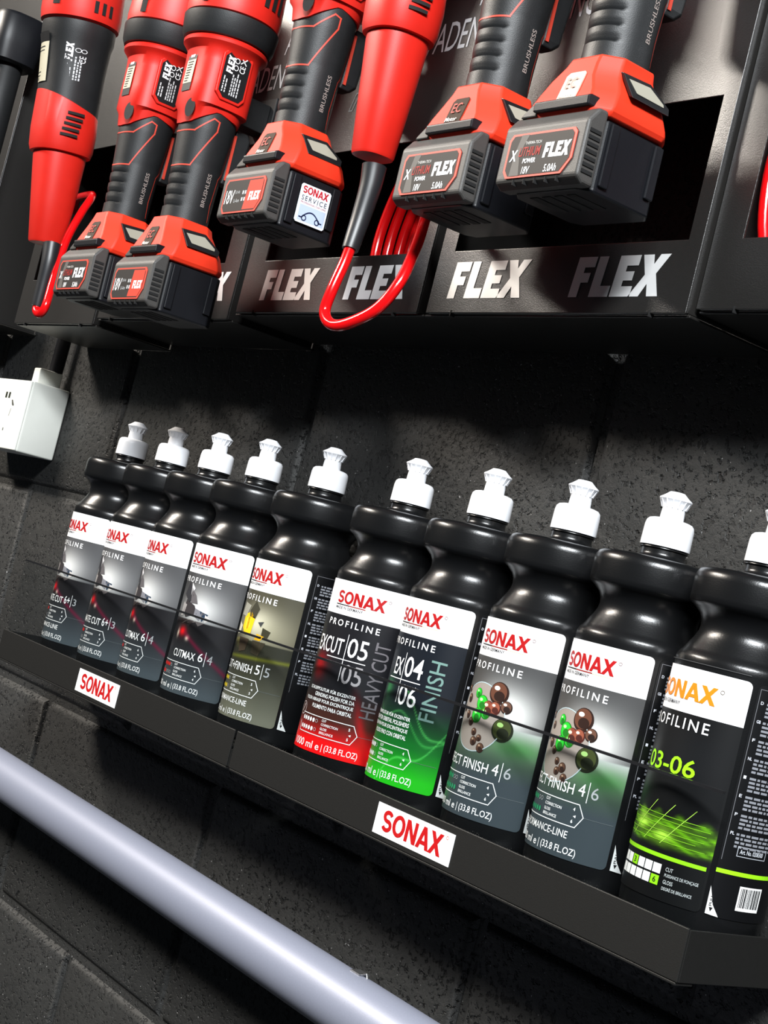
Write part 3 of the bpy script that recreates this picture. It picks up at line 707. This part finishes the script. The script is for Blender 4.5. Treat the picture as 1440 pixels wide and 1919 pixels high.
def cordless(name_loc, label, kind, gx=0.003, shiny=False, extra=False, full=True, pitch=0.7):
    e = empty('cordless_polisher', name_loc, label, 'power tool', 'battery polishers hanging on the tool panels', (R_(pitch), 0, 0))
    battery(e, kind, extra)
    # red foot over the battery
    m = MB(SCL)
    m.loft([osec(.0405, .0355, .010, .0495, 0, .0425), osec(.0425, .037, .011, .0535, 0, .0425), osec(.0425, .0365, .012, .0575, 0, .0425), osec(.0395, .0335, .0125, .0680, .0005, .0425),
            osec(.0330, .0300, .0125, .0790, .001, .0415), osec(.0275, .0270, .012, .0880, gx * .7, .0402), osec(.0255, .0255, .0115, .0945, gx, .0400), osec(.022, .022, .0100, .0950, gx, .0400)])
    foot = m.build('foot_housing', M_foot, e, smooth=22, bevel=0.0012, seg=2)
    fx = lambda z: float(np.interp(z, (.0575, .068, .079, .088), (.0425, .0400, .0340, .0290)))
    for sx in (1, -1):
        for nm, g, mm, d in (('window_frame', .0062, M_blk, .0016), ('display_window', 0.0, M_scr, .0021)):
            pts = [(.0290 - g * .7, .0815 + g * .5), (.0500 + g * .3, .0835 + g * .5), (.0610 + g * .9, .0750 - g * .2), (.0605 + g * .7, .0725 - g * .7), (.0345 - g * .8, .0725 - g * .7)]
            m = MB(SCL); m.prism([(y, z - .0010) for y, z in pts], lambda y, z, l: (sx * (fx(z) + d - l) + gx * .4, y, z + (l * .3)), 0.004); m.build(nm, mm, foot, bevel=0.0004)
    fy = lambda z: float(np.interp(z, (.0575, .068, .079, .088), (.0058, .0088, .0112, .0130)))
    fb = Flat(lambda x, z, l: (x + gx * .5, fy(z) - .0016 - l, z), sc=SCL)
    m = MB(SCL); m.prism([(-.0085, .0605), (.0095, .0605), (.0105, .0810), (.0090, .0825), (-.0050, .0825), (-.0080, .0800)], lambda x, z, l: (x + gx * .5, fy(z) - .0005 + l, z), .003)
    bd = m.build('motor_badge', M_silver if shiny else mat('badge_brown', lin((62, 48, 38)), 0.7, spec=0.2, noise=0.1), foot)
    fb.text('EC', -.0040, .0700, .0105, .0080, (214, 70, 60) if not shiny else (196, 140, 130), bold=.004); fb.text('Motor', -.0068, .0628, .0135, .0036, (240, 236, 228), bold=.008)
    fb.finish(bd)
    # rubber grip with finger grooves at the front
    cy = 0.040
    RG = lambda z: float(np.interp(z, (.090, .110, .150, .185, .215), (.0236, .0238, .0250, .0276, .0290)))
    GRV = (.1075, .1180, .1285, .1390)
    def Rg(z, az):
        r = RG(z); w = max(0.0, min(1.0, (46 - abs(az)) / 6))
        for g in GRV:
            d = z - g
            if abs(d) < .0045: r -= w * (.0016 if -.0008 < d < .0006 else (.0016 * (1 - (d - .0006) / .0039) * .6 if d > 0 else 0.0))
        return r
    ztop = lambda az: float(np.interp(abs(az), (0, 28, 78, 110, 180), (.1875, .1890, .2035, .2000, .1980)))
    zs = sorted(set([.0915, .0925] + [round(.0925 + k * .0012, 5) for k in range(82)]))
    n = 64; secs = []
    for z in zs:
        q = []
        for i in range(n):
            t = 2 * math.pi * i / n; az = math.degrees(math.atan2(math.cos(t), -math.sin(t)))
            zz = .0915 + (z - .0915) * (ztop(az) - .0915) / (zs[-1] - .0915) if z > .15 else z
            if z > .15: zz = .15 + (z - .15) * (ztop(az) - .15) / (zs[-1] - .15)
            r = Rg(zz, az); q.append((gx + r * math.cos(t), cy + r * math.sin(t), zz))
        secs.append(q)
    m = MB(SCL); m.loft(secs); grip = m.build('grip', M_rub, e, smooth=50)
    def gf(az): return on_round(RG, gx, cy, az)
    a2x = lambda a: R_(a) * 0.025
    fl = Flat(gf(0), step=0.002, sc=SCL)
    for sg in (1, -1):
        fl.line([(sg * a2x(a), z) for a, z in ((0, .1800), (40, .1815), (74, .1965), (86, .1945), (86, .1850), (46, .1475), (0, .1460))], .0014, M_trim, 'red_trim_line')
        fl.line([(sg * a2x(a), z) for a, z in ((138, .1500), (126, .1430), (122, .1160), (128, .1000))], .0011, M_trim, 'red_trim_line')
    fl.finish(grip)
    ft = Flat(gf(92), step=0.002, sc=SCL); ft.text('BRUSHLESS', 0.0, .1115, .0046, .0330, (150, 138, 132), bold=.008, turn=True, role='brushless_lettering'); ft.finish(grip)
    # paddle switch behind the grip
    m = MB(SCL); m.loft([osec(.0085, .0075, .003, .1440, gx, cy + .030), osec(.0095, .0100, .003, .1500, gx, cy + .0335), osec(.0095, .0110, .003, .1930, gx, cy + .0365), osec(.0085, .0090, .003, .2000, gx, cy + .035)])
    pd = m.build('paddle_switch', M_rub, e, bevel=.001)
    m = MB(SCL); m.box(gx + .0093, gx + .0101, cy + .0265, cy + .0295, .148, .194); m.build('red_trim_line', M_trim, pd)
    # motor housing above the grip
    e3 = 2.6
    zl = lambda az: float(np.interp(abs(az), (0, 28, 78, 110, 180), (.0, .0015, .016, .0125, .0105)))
    m = MB(SCL)
    m.loft([rsec(.0270, .0270, .1870, gx, cy, 48, 2.1, zl), rsec(.0290, .0290, .1875, gx, cy, 48, 2.2, zl), rsec(.0300, .0300, .2000, gx, cy, 48, 2.5, lambda a: zl(a) * .6),
            rsec(.0322, .0320, 0.2080, gx, cy, 48, 3.2), rsec(.0322, .0318, 0.2300, gx, cy, 48, 3.4), rsec(.0325, .0322, 0.2520, gx, cy, 48, 3.2), rsec(.0350, .0345, 0.2620, gx, cy, 48, 2.4), rsec(.0395, .0395, 0.2660, gx, cy, 48, 2.0),
            rsec(.0420, .0420, 0.2685, gx, cy, 48, 2.0), rsec(.0425, .0425, 0.2715, gx, cy, 48, 2.0), rsec(.0405, .0405, 0.2740, gx, cy, 48, 2.0)])
    hs = m.build('motor_housing', M_red, e, smooth=35)
    for sx in (1, -1):
        xs_ = gx + sx * .0322
        pts = [(-.0150, 0.2230), (-.0090, 0.2175), (.0090, 0.2175), (.0130, 0.2230), (.0130, 0.2590), (.0090, 0.2615), (-.0110, 0.2615), (-.0150, 0.2570)]
        m = MB(SCL); m.prism([(y * 1.18, (z - 0.2395) * 1.13 + 0.2395) for y, z in pts], lambda y, z, l: (xs_ + sx * (.0016 - l), cy + y, z), .0035); fr = m.build('plate_surround', M_red, hs, bevel=.0008)
        m = MB(SCL); m.prism(pts, lambda y, z, l: (xs_ + sx * (.0019 - l), cy + y, z), .0015); pl = m.build('rating_plate', M_blk, hs)
        fp = Flat((lambda y, z, l: (xs_ + sx * (.0021 + l), cy + y, z)) if sx > 0 else (lambda y, z, l: (xs_ + sx * (.0021 + l), cy - y, z)), sc=SCL)
        a, f = None, None
        # the plate is printed sideways, reading upwards
        def up(t, y, z, hgt, ln, c=WHITE, b=.01): fp.text(t, y, z, hgt, ln, c, bold=b, turn=True)
        fp2 = Flat(lambda x, y, l: fp.f(-.0120 + (1 - y) * .0075, 0.2420 + x * .0165, l), sc=SCL); flex_logo(fp2, 0, 0, 1, 1, WHITE, 'brand_logo'); fp2.finish(pl)
        for yy, z0, w in ((-.0125, 0.2225, .013), (-.0095, 0.2225, .010), (-.0035, 0.2215, .020), (-.0010, 0.2215, .016), (.0015, 0.2215, .022), (.0045, 0.2215, .018)):
            z = z0
            while z < z0 + w:
                ll = random.uniform(.0015, .004); fp.rect(yy, yy + .0013, z, z + ll, (200, 200, 200), 'plate_print'); z += ll + .0008
        up('CE', .0020, 0.2460, .0060, .0070, WHITE, .004); fp.ring(-.0020, 0.2560, .0024, .0006, WHITE, 'plate_print', n=14); fp.ring(-.0020, 0.2490, .0024, .0006, WHITE, 'plate_print', n=14); fp.line([(.0022, 0.2550), (.0078, 0.2605)], .0009, WHITE, 'plate_print'); fp.line([(.0078, 0.2550), (.0022, 0.2605)], .0009, WHITE, 'plate_print')
        fp.finish(pl)
    ff = Flat(lambda x, z, l: (gx + x, cy - .0326 - l, z), sc=SCL)
    ff.rect(-.0085, .0085, 0.2190, 0.2610, M_blk, 'scale_ground'); ff.rect(-.0085, .0085, 0.2265, 0.2500, M_scale, 'speed_scale', .0003)
    for k in range(8): ff.rect(-.0060, .0005 + .0006 * k, 0.2285 + .0027 * k, 0.2293 + .0027 * k, BLACK, 'scale_ticks', .0006)
    ff.rect(-.0040, .0040, 0.2525, 0.2555, WHITE, 'scale_print', .0003)
    ff.finish(hs)
    m = MB(SCL); m.loft([[(gx + .0155 + .0052 * math.cos(t) * q, cy - .0303 + .0024 * math.cos(t) * q - (.0005 if q > .9 else -.0015), 0.2010 + .0095 * math.sin(t) * q) for t in np.linspace(0, 2 * math.pi, 20, endpoint=False)] for q in (1.0, .75)]); m.build('lock_recess', M_batb, hs, smooth=40)
    # black collar and gear head
    m = MB(SCL); m.lathe([(.0400, 0.2735), (.0435, 0.2745), (.0462, 0.2800), (.0478, 0.2960), (.0440, 0.2975)], 48, (gx, cy, 0)); m.build('collar', M_rub, e, smooth=40)
    m = MB(SCL); m.lathe([(.0440, 0.2970), (.0462, 0.2985), (.0470, 0.3060), (.0450, 0.3500), (.0420, 0.3620), (.0300, 0.3700)], 48, (gx, cy, 0)); hd = m.build('gear_head', M_red, e, smooth=40)
    m = MB(SCL)
    for az in (96, 108, 120):
        band(m, lambda z: .0474, az, az + 7, 0.3130, 0.3350, gx, cy, 3, 3)
    band(m, lambda z: .0474, 18, 27, 0.3030, 0.3350, gx, cy, 3, 3); m.build('air_vents', M_hole, hd)
    return e

def corded(loc, label, lean, boot_pts, cable_pts, k=1.0, kz=1.0, tilt_y=0.0):
    SCL = (0.921 * k, 0.921 * k, 0.921 * kz)
    e = empty('corded_polisher', loc, label, 'power tool', 'corded polishers hanging on the tool panels', (R_(lean), R_(tilt_y), 0))
    n = 48
    m = MB(SCL)
    m.loft([rsec(.0150, .0150, .0000, 0, 0, n, 2.5), rsec(.0185, .0185, .0008, 0, 0, n, 2.5), rsec(.0196, .0196, .0030, 0, 0, n, 2.5), rsec(.0245, .0240, .0500, 0, 0, n, 2.45), rsec(.0288, .0285, .0980, 0, 0, n, 2.4), rsec(.0285, .0285, .1120, 0, 0, n, 2.35)])
    m.build('tail_sleeve', M_red, e, smooth=40)
    zt = lambda az: .0115 * math.cos(R_(az + 25)) 
    m = MB(SCL)
    m.loft([rsec(.0300, .0300, .1030, 0, 0, n, 2.45), rsec(.0330, .0325, .1035, 0, 0, n, 2.45), rsec(.0350, .0345, .1100, 0, 0, n, 2.45), rsec(.0362, .0355, .1300, 0, 0, n, 2.45), rsec(.0355, .0350, .1600, 0, 0, n, 2.3, zt), rsec(.0335, .0330, .1615, 0, 0, n, 2.5, zt)])
    sh = m.build('rear_shell', M_red, e, smooth=40)
    m = MB(SCL)
    for k in range(5):
        z = .1195 + .0062 * k; band(m, lambda zz: .0381, 62 + 2 * k, 92 + 2 * k, z, z + .0030, 0, 0, 8, 1)
    m.build('air_vents', M_hole, sh)
    m = MB(SCL)
    m.loft([rsec(.0340, .0335, .1450, 0, 0, n, 2.5), rsec(.0345, .0340, .1600, 0, 0, n, 2.4), rsec(.0362, .0360, .2000, 0, 0, n, 2.2), rsec(.0385, .0385, .2270, 0, 0, n, 2.1), rsec(.0410, .0410, .2350, 0, 0, n, 2.0), rsec(.0415, .0415, .2480, 0, 0, n, 2.0), rsec(.0380, .0380, .2500, 0, 0, n, 2.0)])
    bd = m.build('motor_body', M_rub, e, smooth=40)
    fR = lambda z: float(np.interp(z, (.16, .20, .227, .235), (.0352, .0368, .0392, .0418)))
    fl = Flat(on_round(fR, 0, 0, 72), step=.003, sc=SCL)
    fq = Flat(lambda x, y, l: fl.f(-.0095 + (1 - y) * .0058, .2020 + x * .0200, l), sc=SCL); flex_logo(fq, 0, 0, 1, 1, WHITE, 'brand_logo'); fq.finish(bd)
    for yy, z0, w in ((-.0080, .183, .016), (-.0052, .183, .012), (-.0018, .182, .026), (.0004, .182, .020), (.0026, .182, .022)):
        z = z0
        while z < z0 + w:
            ll = random.uniform(.0015, .004); fl.rect(yy, yy + .0012, z, z + ll, (196, 198, 200), 'plate_print'); z += ll + .0009
    fl.text('CE', .0012, .2020, .0052, .0075, (220, 220, 222), bold=.004, turn=True); fl.ring(-.0002, .2150, .0022, .0005, (220, 220, 222), 'plate_print', n=12); fl.ring(.0042, .2150, .0020, .0005, (220, 220, 222), 'plate_print', n=12)
    fl.finish(bd)
    fs = Flat(on_round(fR, 0, 0, -4), step=.003, sc=SCL)
    fs.rect(-.0090, .0090, .1780, .2220, M_scale, 'speed_scale'); fs.rect(-.0090, .0090, .2220, .2330, M_blk, 'scale_print')
    for k in range(9): fs.rect(-.0060, .0005 + .0005 * k, .1840 + .0040 * k, .1853 + .0040 * k, BLACK, 'scale_ticks', .0003)
    fs.rect(.0000, .0060, .2245, .2300, WHITE, 'scale_print', .0003); fs.text('PE', -.0070, .1795, .0055, .0030, BLACK, bold=.01, lift=.0003); fs.finish(bd)
    m = MB(SCL); m.lathe([(.0380, .2480), (.0440, .2510), (.0455, .2620), (.0450, .3000), (.0420, .3400), (.0300, .3500)], n); hd = m.build('gear_head', M_red, e, smooth=40)
    m = MB(SCL)
    for az in (84, 96, 108): band(m, lambda z: .0459, az, az + 6, .2590, .2720, 0, 0, 3, 2)
    band(m, lambda z: .0459, 22, 34, .2620, .3070, 0, 0, 3, 3); m.build('air_vents', M_hole, hd)
    bpy.context.view_layer.update()
    inv = e.matrix_world.inverted()
    def world_child(mb, name, mm):
        o = mb.build(name, mm, e, smooth=60); o.matrix_parent_inverse = inv; return o
    # strain relief and cable run in world space
    bp = [Vector(p) for p in boot_pts]
    m = MB(); m.tube(smooth_path(bp, 12), list(np.linspace(.0094, .0062, 12 * (len(bp) - 1) + 1)), 20); world_child(m, 'strain_relief', mat('black_rubber_boot', (0.013, 0.014, 0.016), 0.4, noise=0.1))
    m = MB(); m.tube(smooth_path([Vector(p) for p in cable_pts], 14), .0043, 14); world_child(m, 'power_cable', M_cable)
    return e

def smooth_path(P, k):
    out = []
    for i in range(len(P) - 1):
        p0 = P[max(i - 1, 0)]; p1 = P[i]; p2 = P[i + 1]; p3 = P[min(i + 2, len(P) - 1)]
        for j in range(k):
            t = j / k; out.append(0.5 * ((2 * p1) + (p2 - p0) * t + (2 * p0 - 5 * p1 + 4 * p2 - p3) * t * t + (3 * p1 - p0 - 3 * p2 + p3) * t ** 3))
    out.append(P[-1]); return out

# ------------------------------------------------------------------ tool panels
FY = -0.047
def panel(x0, x1, z0, label, win, logos=(), letters=(), y=FY, ztop=0.96, wz=(0.4145, 0.5105), hooks=(), flanges=True, light_stop=(.006, .006)):
    e = empty('tool_panel', (x0, WY, z0), label, 'wall panel', 'black steel tool panels along the wall')
    W = x1 - x0; yf = y - WY; H = ztop - z0; t = 0.0015
    # folded sheet with a window cut through it
    m = MB(); rects = [(0, W, 0, H)]
    if win:
        a, b = win[0] - x0, win[1] - x0; c, d = wz[0] - z0, wz[1] - z0
        rects = [(0, a, 0, H), (b, W, 0, H), (a, b, 0, c), (a, b, d, H)]
        vs = []; 
        o = [(0, 0), (W, 0), (W, H), (0, H)]; q = [(a, c), (b, c), (b, d), (a, d)]
        for yy in (yf, yf + t): vs += [(u, yy, v) for u, v in o] + [(u, yy, v) for u, v in q]
        fs = []
        for k in range(4):
            j = (k + 1) % 4
            fs += [(k, j, 4 + j, 4 + k), (8 + j, 8 + k, 12 + k, 12 + j), (k, 8 + k, 8 + j, j), (4 + k, 4 + j, 12 + j, 12 + k)]
        m.add(vs, fs)
    else: m.box(0, W, yf, yf + t, 0, H)
    sheet = m.build('face_sheet', M_sheet, e, bevel=0.0005)
    for nm, xx in (('side_flange', 0.0), ('side_flange', W - t)) if flanges else ():
        m = MB(); m.box(xx, xx + t, yf + t, -0.001, 0.0006, H); m.build(nm, M_sheet, e, bevel=0.0004)
    m = MB(); m.box(t, W - t, yf + t, yf + .004, 0.0, 0.0015); m.box(-light_stop[0], W + light_stop[1], yf + .004, -0.001, -0.0016, -0.0001); m.build('tray_floor', M_sheet, e, bevel=0.0004)  # floor widened by an added margin to block light leaking between panels
    m = MB(); m.box(W - 0.032, W - 0.031, yf - .0004, yf + 0.004, -0.0022, 0.0022); m.box(0.031, 0.032, yf - .0004, yf + 0.004, -0.0022, 0.0022); m.build('fold_notch', M_hole, e)
    fl = Flat(lambda x, y_, l: (x - x0, yf - 0.0004 - l, y_ - z0))
    F_ = lambda: Flat(lambda x, y_, l: (x - x0, yf - 0.0004 - l, y_ - z0))
    for lx in logos:
        q = F_(); flex_logo(q, lx, 0.3768, 0.0862, 0.0284, M_foil, 'brand_logo')
        for mesh in q.finish(sheet): mesh['label'] = 'silver-white logo'
    for tx, lx, lz, w, h in letters:
        q = F_(); q.text(tx, lx, lz, w, h, (214, 216, 218), shear=0.10, role='panel_lettering'); q.finish(sheet)
    if letters:
        ox = x0 + (0.108 if W > .25 else .06)
        for k, (a, b) in enumerate(((0.0, 0.548), (0.0085, 0.5665))):
            P4 = [(ox + a, b), (ox + a + .0050, b), (ox + a + .0110, b + .0155), (ox + a + .0060, b + .0155), (ox + a, b)]
            fl.line(P4, .0012, (170, 186, 194), 'slanted_bars')
    fl.finish(sheet)
    # hooks that carry the tools
    for hx, hz, dep in hooks:
        m = MB(); ya = hx[1] - WY; hz = hz - z0; xc = hx[0] - x0
        m.box(xc - .011, xc + .011, ya, yf - .003, hz - .014, hz + .014); m.box(xc - .018, xc + .018, yf - .003, yf - .0002, hz - .022, hz + .022)
        m.build('tool_hook', M_rub, e, bevel=0.0008)
    return e

LT = lambda s: [('INO', s + 0.081, 0.5890, 0.034, 0.0255), ('VADEN', s + 0.201, 0.5850, 0.072, 0.0250), ('A', s + .262, 0.6190, .012, .0250), ('V', s + .176, .6050, .014, .0250)]
panel(-0.119, 0.1523, 0.3655, 'black tool panel with two silver logos, right of the looped red cable', (-0.1010, 0.1400), (-0.0966, 0.0394), LT(-0.119), light_stop=(.006, .0005), hooks=(((0.1080, -0.0821), 0.6277, 0), ((-0.0076, -0.0821), 0.6240, 0)))
panel(-0.411, -0.1315, 0.3655, 'black tool panel with two silver logos, directly behind the looped red cable', (-0.3805, -0.1480), (-0.3736, -0.2386), LT(-0.411), hooks=(((-0.2604, -0.0821), 0.6236, 0), ((-0.1505, -0.0905), 0.690, 0)))
panel(-0.705, -0.425, 0.3590, 'black tool panel mostly hidden behind two low hanging batteries', (-0.674, -0.455), (-0.665, -0.5260), LT(-0.705), light_stop=(.0045, .006), hooks=(((-0.4483, -0.0821), 0.5522, 0), ((-0.5519, -0.0821), 0.5628, 0)))
panel(-0.9325, -0.715, 0.3520, 'narrow black tool panel behind the leftmost red corded polisher', (-0.908, -0.735), (), (), wz=(0.4050, 0.5600), light_stop=(0, .0045))
panel(-1.37, -1.105, 0.3650, 'black tool panel at the far left edge behind the black tube', (-1.335, -1.140), (-1.33, -1.20), ())
panel(0.1545, 0.4400, 0.3700, 'black tool panel cut off by the right edge, red cable in its window', (0.1795, 0.4100), (0.215, 0.325), (), light_stop=(.0005, 0), y=-0.041, wz=(0.4160, 0.5300))

cordless((0.1011, -0.1502, 0.4159), 'rightmost battery polisher with shiny silver badge and 5.0Ah battery', 'x', gx=0.0075, shiny=True)
cordless((-0.0104, -0.1502, 0.4122), 'battery polisher with 5.0Ah battery hanging second from the right', 'x', gx=0.003)
cordless((-0.2586, -0.1502, 0.4118), 'battery polisher with a white car sticker on the side of its battery', 'v', gx=-0.002, extra=True)
cordless((-0.4257, -0.1502, 0.3404), 'low hanging battery polisher with black and red 18V label, no sticker', 'v', gx=0.002)
cordless((-0.5537, -0.1502, 0.3510), 'low hanging battery polisher next to the leftmost red corded polisher', 'x', gx=0.002)

boot5 = [(-0.1207, -0.1240, 0.4549), (-0.1192, -0.1240, 0.4382), (-0.1184, -0.1260, 0.4134), (-0.1159, -0.1300, 0.3881)]
cab5 = [(-0.1155, -0.1300, 0.3922), (-0.1155, -0.1320, 0.3776), (-0.1151, -0.1370, 0.3543), (-0.1155, -0.1380, 0.3377), (-0.1038, -0.1370, 0.3288), (-0.0877, -0.1330, 0.3313), (-0.0673, -0.1260, 0.3443), (-0.0598, -0.1180, 0.3665), (-0.0658, -0.1080, 0.3939), (-0.0816, -0.0950, 0.4224), (-0.1200, -0.0700, 0.4493), (-0.1906, -0.0300, 0.4871)]
corded((-0.1292, -0.1225, 0.4624), 'red corded polisher in the middle, its red cable looping down in front', 2.2, boot5, cab5, k=0.86, kz=0.97)
boot1 = [(-0.6848, -0.1250, 0.4145), (-0.6807, -0.1250, 0.3947), (-0.6807, -0.1250, 0.3729), (-0.6812, -0.1250, 0.3476)]
cab1 = [(-0.6806, -0.1250, 0.3510), (-0.6786, -0.1260, 0.3427), (-0.6668, -0.1260, 0.3393), (-0.6600, -0.1250, 0.3487), (-0.6700, -0.1200, 0.3772), (-0.6830, -0.1120, 0.4223), (-0.6923, -0.1000, 0.4572), (-0.7114, -0.0850, 0.4814), (-0.7544, -0.0700, 0.4919), (-0.8084, -0.0600, 0.4951), (-0.8339, -0.0500, 0.4874), (-0.8511, -0.0350, 0.4872)]
corded((-0.7076, -0.1225, 0.4159), 'leftmost red corded polisher with black motor body and speed scale', 6.2, boot1, cab1)

# coils of cable stored inside the panels
def coil(loc, label, rx, rz, n, seed):
    rnd = random.Random(seed); e_pts = []
    for k in range(n * 24 + 1):
        t = 2 * math.pi * k / 24; turn = k / 24
        e_pts.append(Vector((rx * (1 - .16 * turn / n + .03 * math.sin(turn * 2.1)) * math.cos(t), -0.012 + 0.0095 * turn + .002 * math.sin(3 * t), rz * math.sin(t) + rz)))
    m = MB(); m.tube(smooth_path(e_pts, 3), .0044, 12); o = m.build('coiled_cable', M_cable, smooth=60, loc=loc)
    tag(o, label, 'cable', 'coils of red cable inside the panels'); return o
coil((0.2190, -0.010, 0.3780), 'coil of glossy red cable in the window at the right edge', .052, .105, 4, 1)
coil((-0.2050, -0.008, 0.3735), 'coil of red cable in the dark window behind the looped cable', .050, .072, 4, 2)

# ------------------------------------------------------------------ black tube tool at the left edge
TP = Vector((-1.0735, -0.0860, 0.6584))
e = empty('hanging_tube', (TP.x, TP.y, TP.z - 0.22), 'black tube with a square collar hanging at the upper left edge', 'tool')
m = MB(); m.lathe([(.014, 0), (.0175, .002), (.0185, .008), (.0185, .250), (.017, .252)], 40); m.build('tube_body', M_rub, e, smooth=40)
m = MB(); m.loft([rsec(.0270, .0270, .2380, 0, 0, 40, 3.0), rsec(.0310, .0305, .2400, 0, 0, 40, 3.0), rsec(.0325, .0320, .2600, 0, 0, 40, 3.2), rsec(.0330, .0320, .2950, 0, 0, 40, 3.2), rsec(.0300, .0300, .3000, 0, 0, 40, 3.0)]); m.build('square_collar', M_batb, e, smooth=40)
m = MB(); m.box(-.010, .010, .015, WY - TP.y, .262, .276); m.build('mounting_arm', M_batb, e, bevel=.001)

# ------------------------------------------------------------------ socket box and its conduit
e = empty('socket_box', (-0.9458, WY, 0.2045), 'white electrical socket box on the wall at the left edge', 'socket')
m = MB(); m.box(-0.150, 0.0, -0.0505, -0.0005, 0.0, 0.0888); m.build('back_box', M_sock, e, bevel=.0022, seg=3)
m = MB(); m.box(-0.1495, -0.0005, -0.0530, -0.0500, 0.0006, 0.0882); fp = m.build('face_plate', M_sock, e, bevel=.0012)
m = MB(); m.box(-0.0340, -0.0150, -0.0400, -0.0090, 0.0880, 0.1080); m.build('cable_gland', M_sock, e, bevel=.0015)
for cx in (-0.062, -0.128):
    fl = Flat(lambda x, y, l: (x, -0.0533 - l, y))
    for dx in (-.005, .005): fl.rect(cx + dx - .0028, cx + dx + .0028, .0640, .0715, (40, 44, 36), 'pin_holes')
    fl.poly([(cx + .016, .0620), (cx + .019, .0625), (cx + .026, .0560), (cx + .024, .0545), (cx + .020, .0560)], (70, 70, 66), 'switch_mark')
    fl.line([(cx + .020, .0510), (cx + .018, .0420)], .0010, (120, 118, 112), 'switch_mark')
    for dx in (-.004, .010): fl.rect(cx + dx, cx + dx + .0022, .0225, .0262, (60, 62, 58), 'fixing_marks')
    fl.finish(fp)
m = MB(); m.tube(smooth_path([Vector(p) for p in ((0, 0, 0), (0.001, 0, .02), (.002, 0.0, .10), (.002, .0, .46))], 6), .0088, 16)
o = m.build('conduit', mat('black_conduit', (0.009, 0.009, 0.011), 0.3, noise=0.1), smooth=60, loc=(-0.9700, 0.0360, 0.3100)); tag(o, 'black cable conduit rising from the white socket box', 'conduit')

# ------------------------------------------------------------------ grey pipe below the shelves
PXA, PXB, PR = -1.6, 0.9, 0.0243
e = empty('wall_pipe', (-0.35, 0.0, -0.1533), 'thick grey pipe running along the wall below the shelves', 'pipe', None, (0, R_(0.45), 0))
m = MB(); m.tube([(-1.25, 0, 0), (-.6, 0, 0), (0, 0, 0), (.6, 0, 0), (1.25, 0, 0)], PR, 72); m.build('pipe_tube', M_pipe, e, smooth=60)
for bx in (-1.0, 0.284, 1.0):
    m = MB(); m.box(bx - .006, bx + .006, -0.001, 0.0090, PR - .0008, PR + .0012); m.tube([(bx + .006, .003, PR + .0010), (bx + .0095, .003, PR + .0028), (bx + .0115, .003, PR - .0005)], .0008, 8); m.build('pipe_clip', M_zinc, e, bevel=.0004)
    m = MB(); m.box(bx - .005, bx + .005, 0.012, 0.0515, -.004, .004); m.build('pipe_bracket', M_blk, e, bevel=.0004)
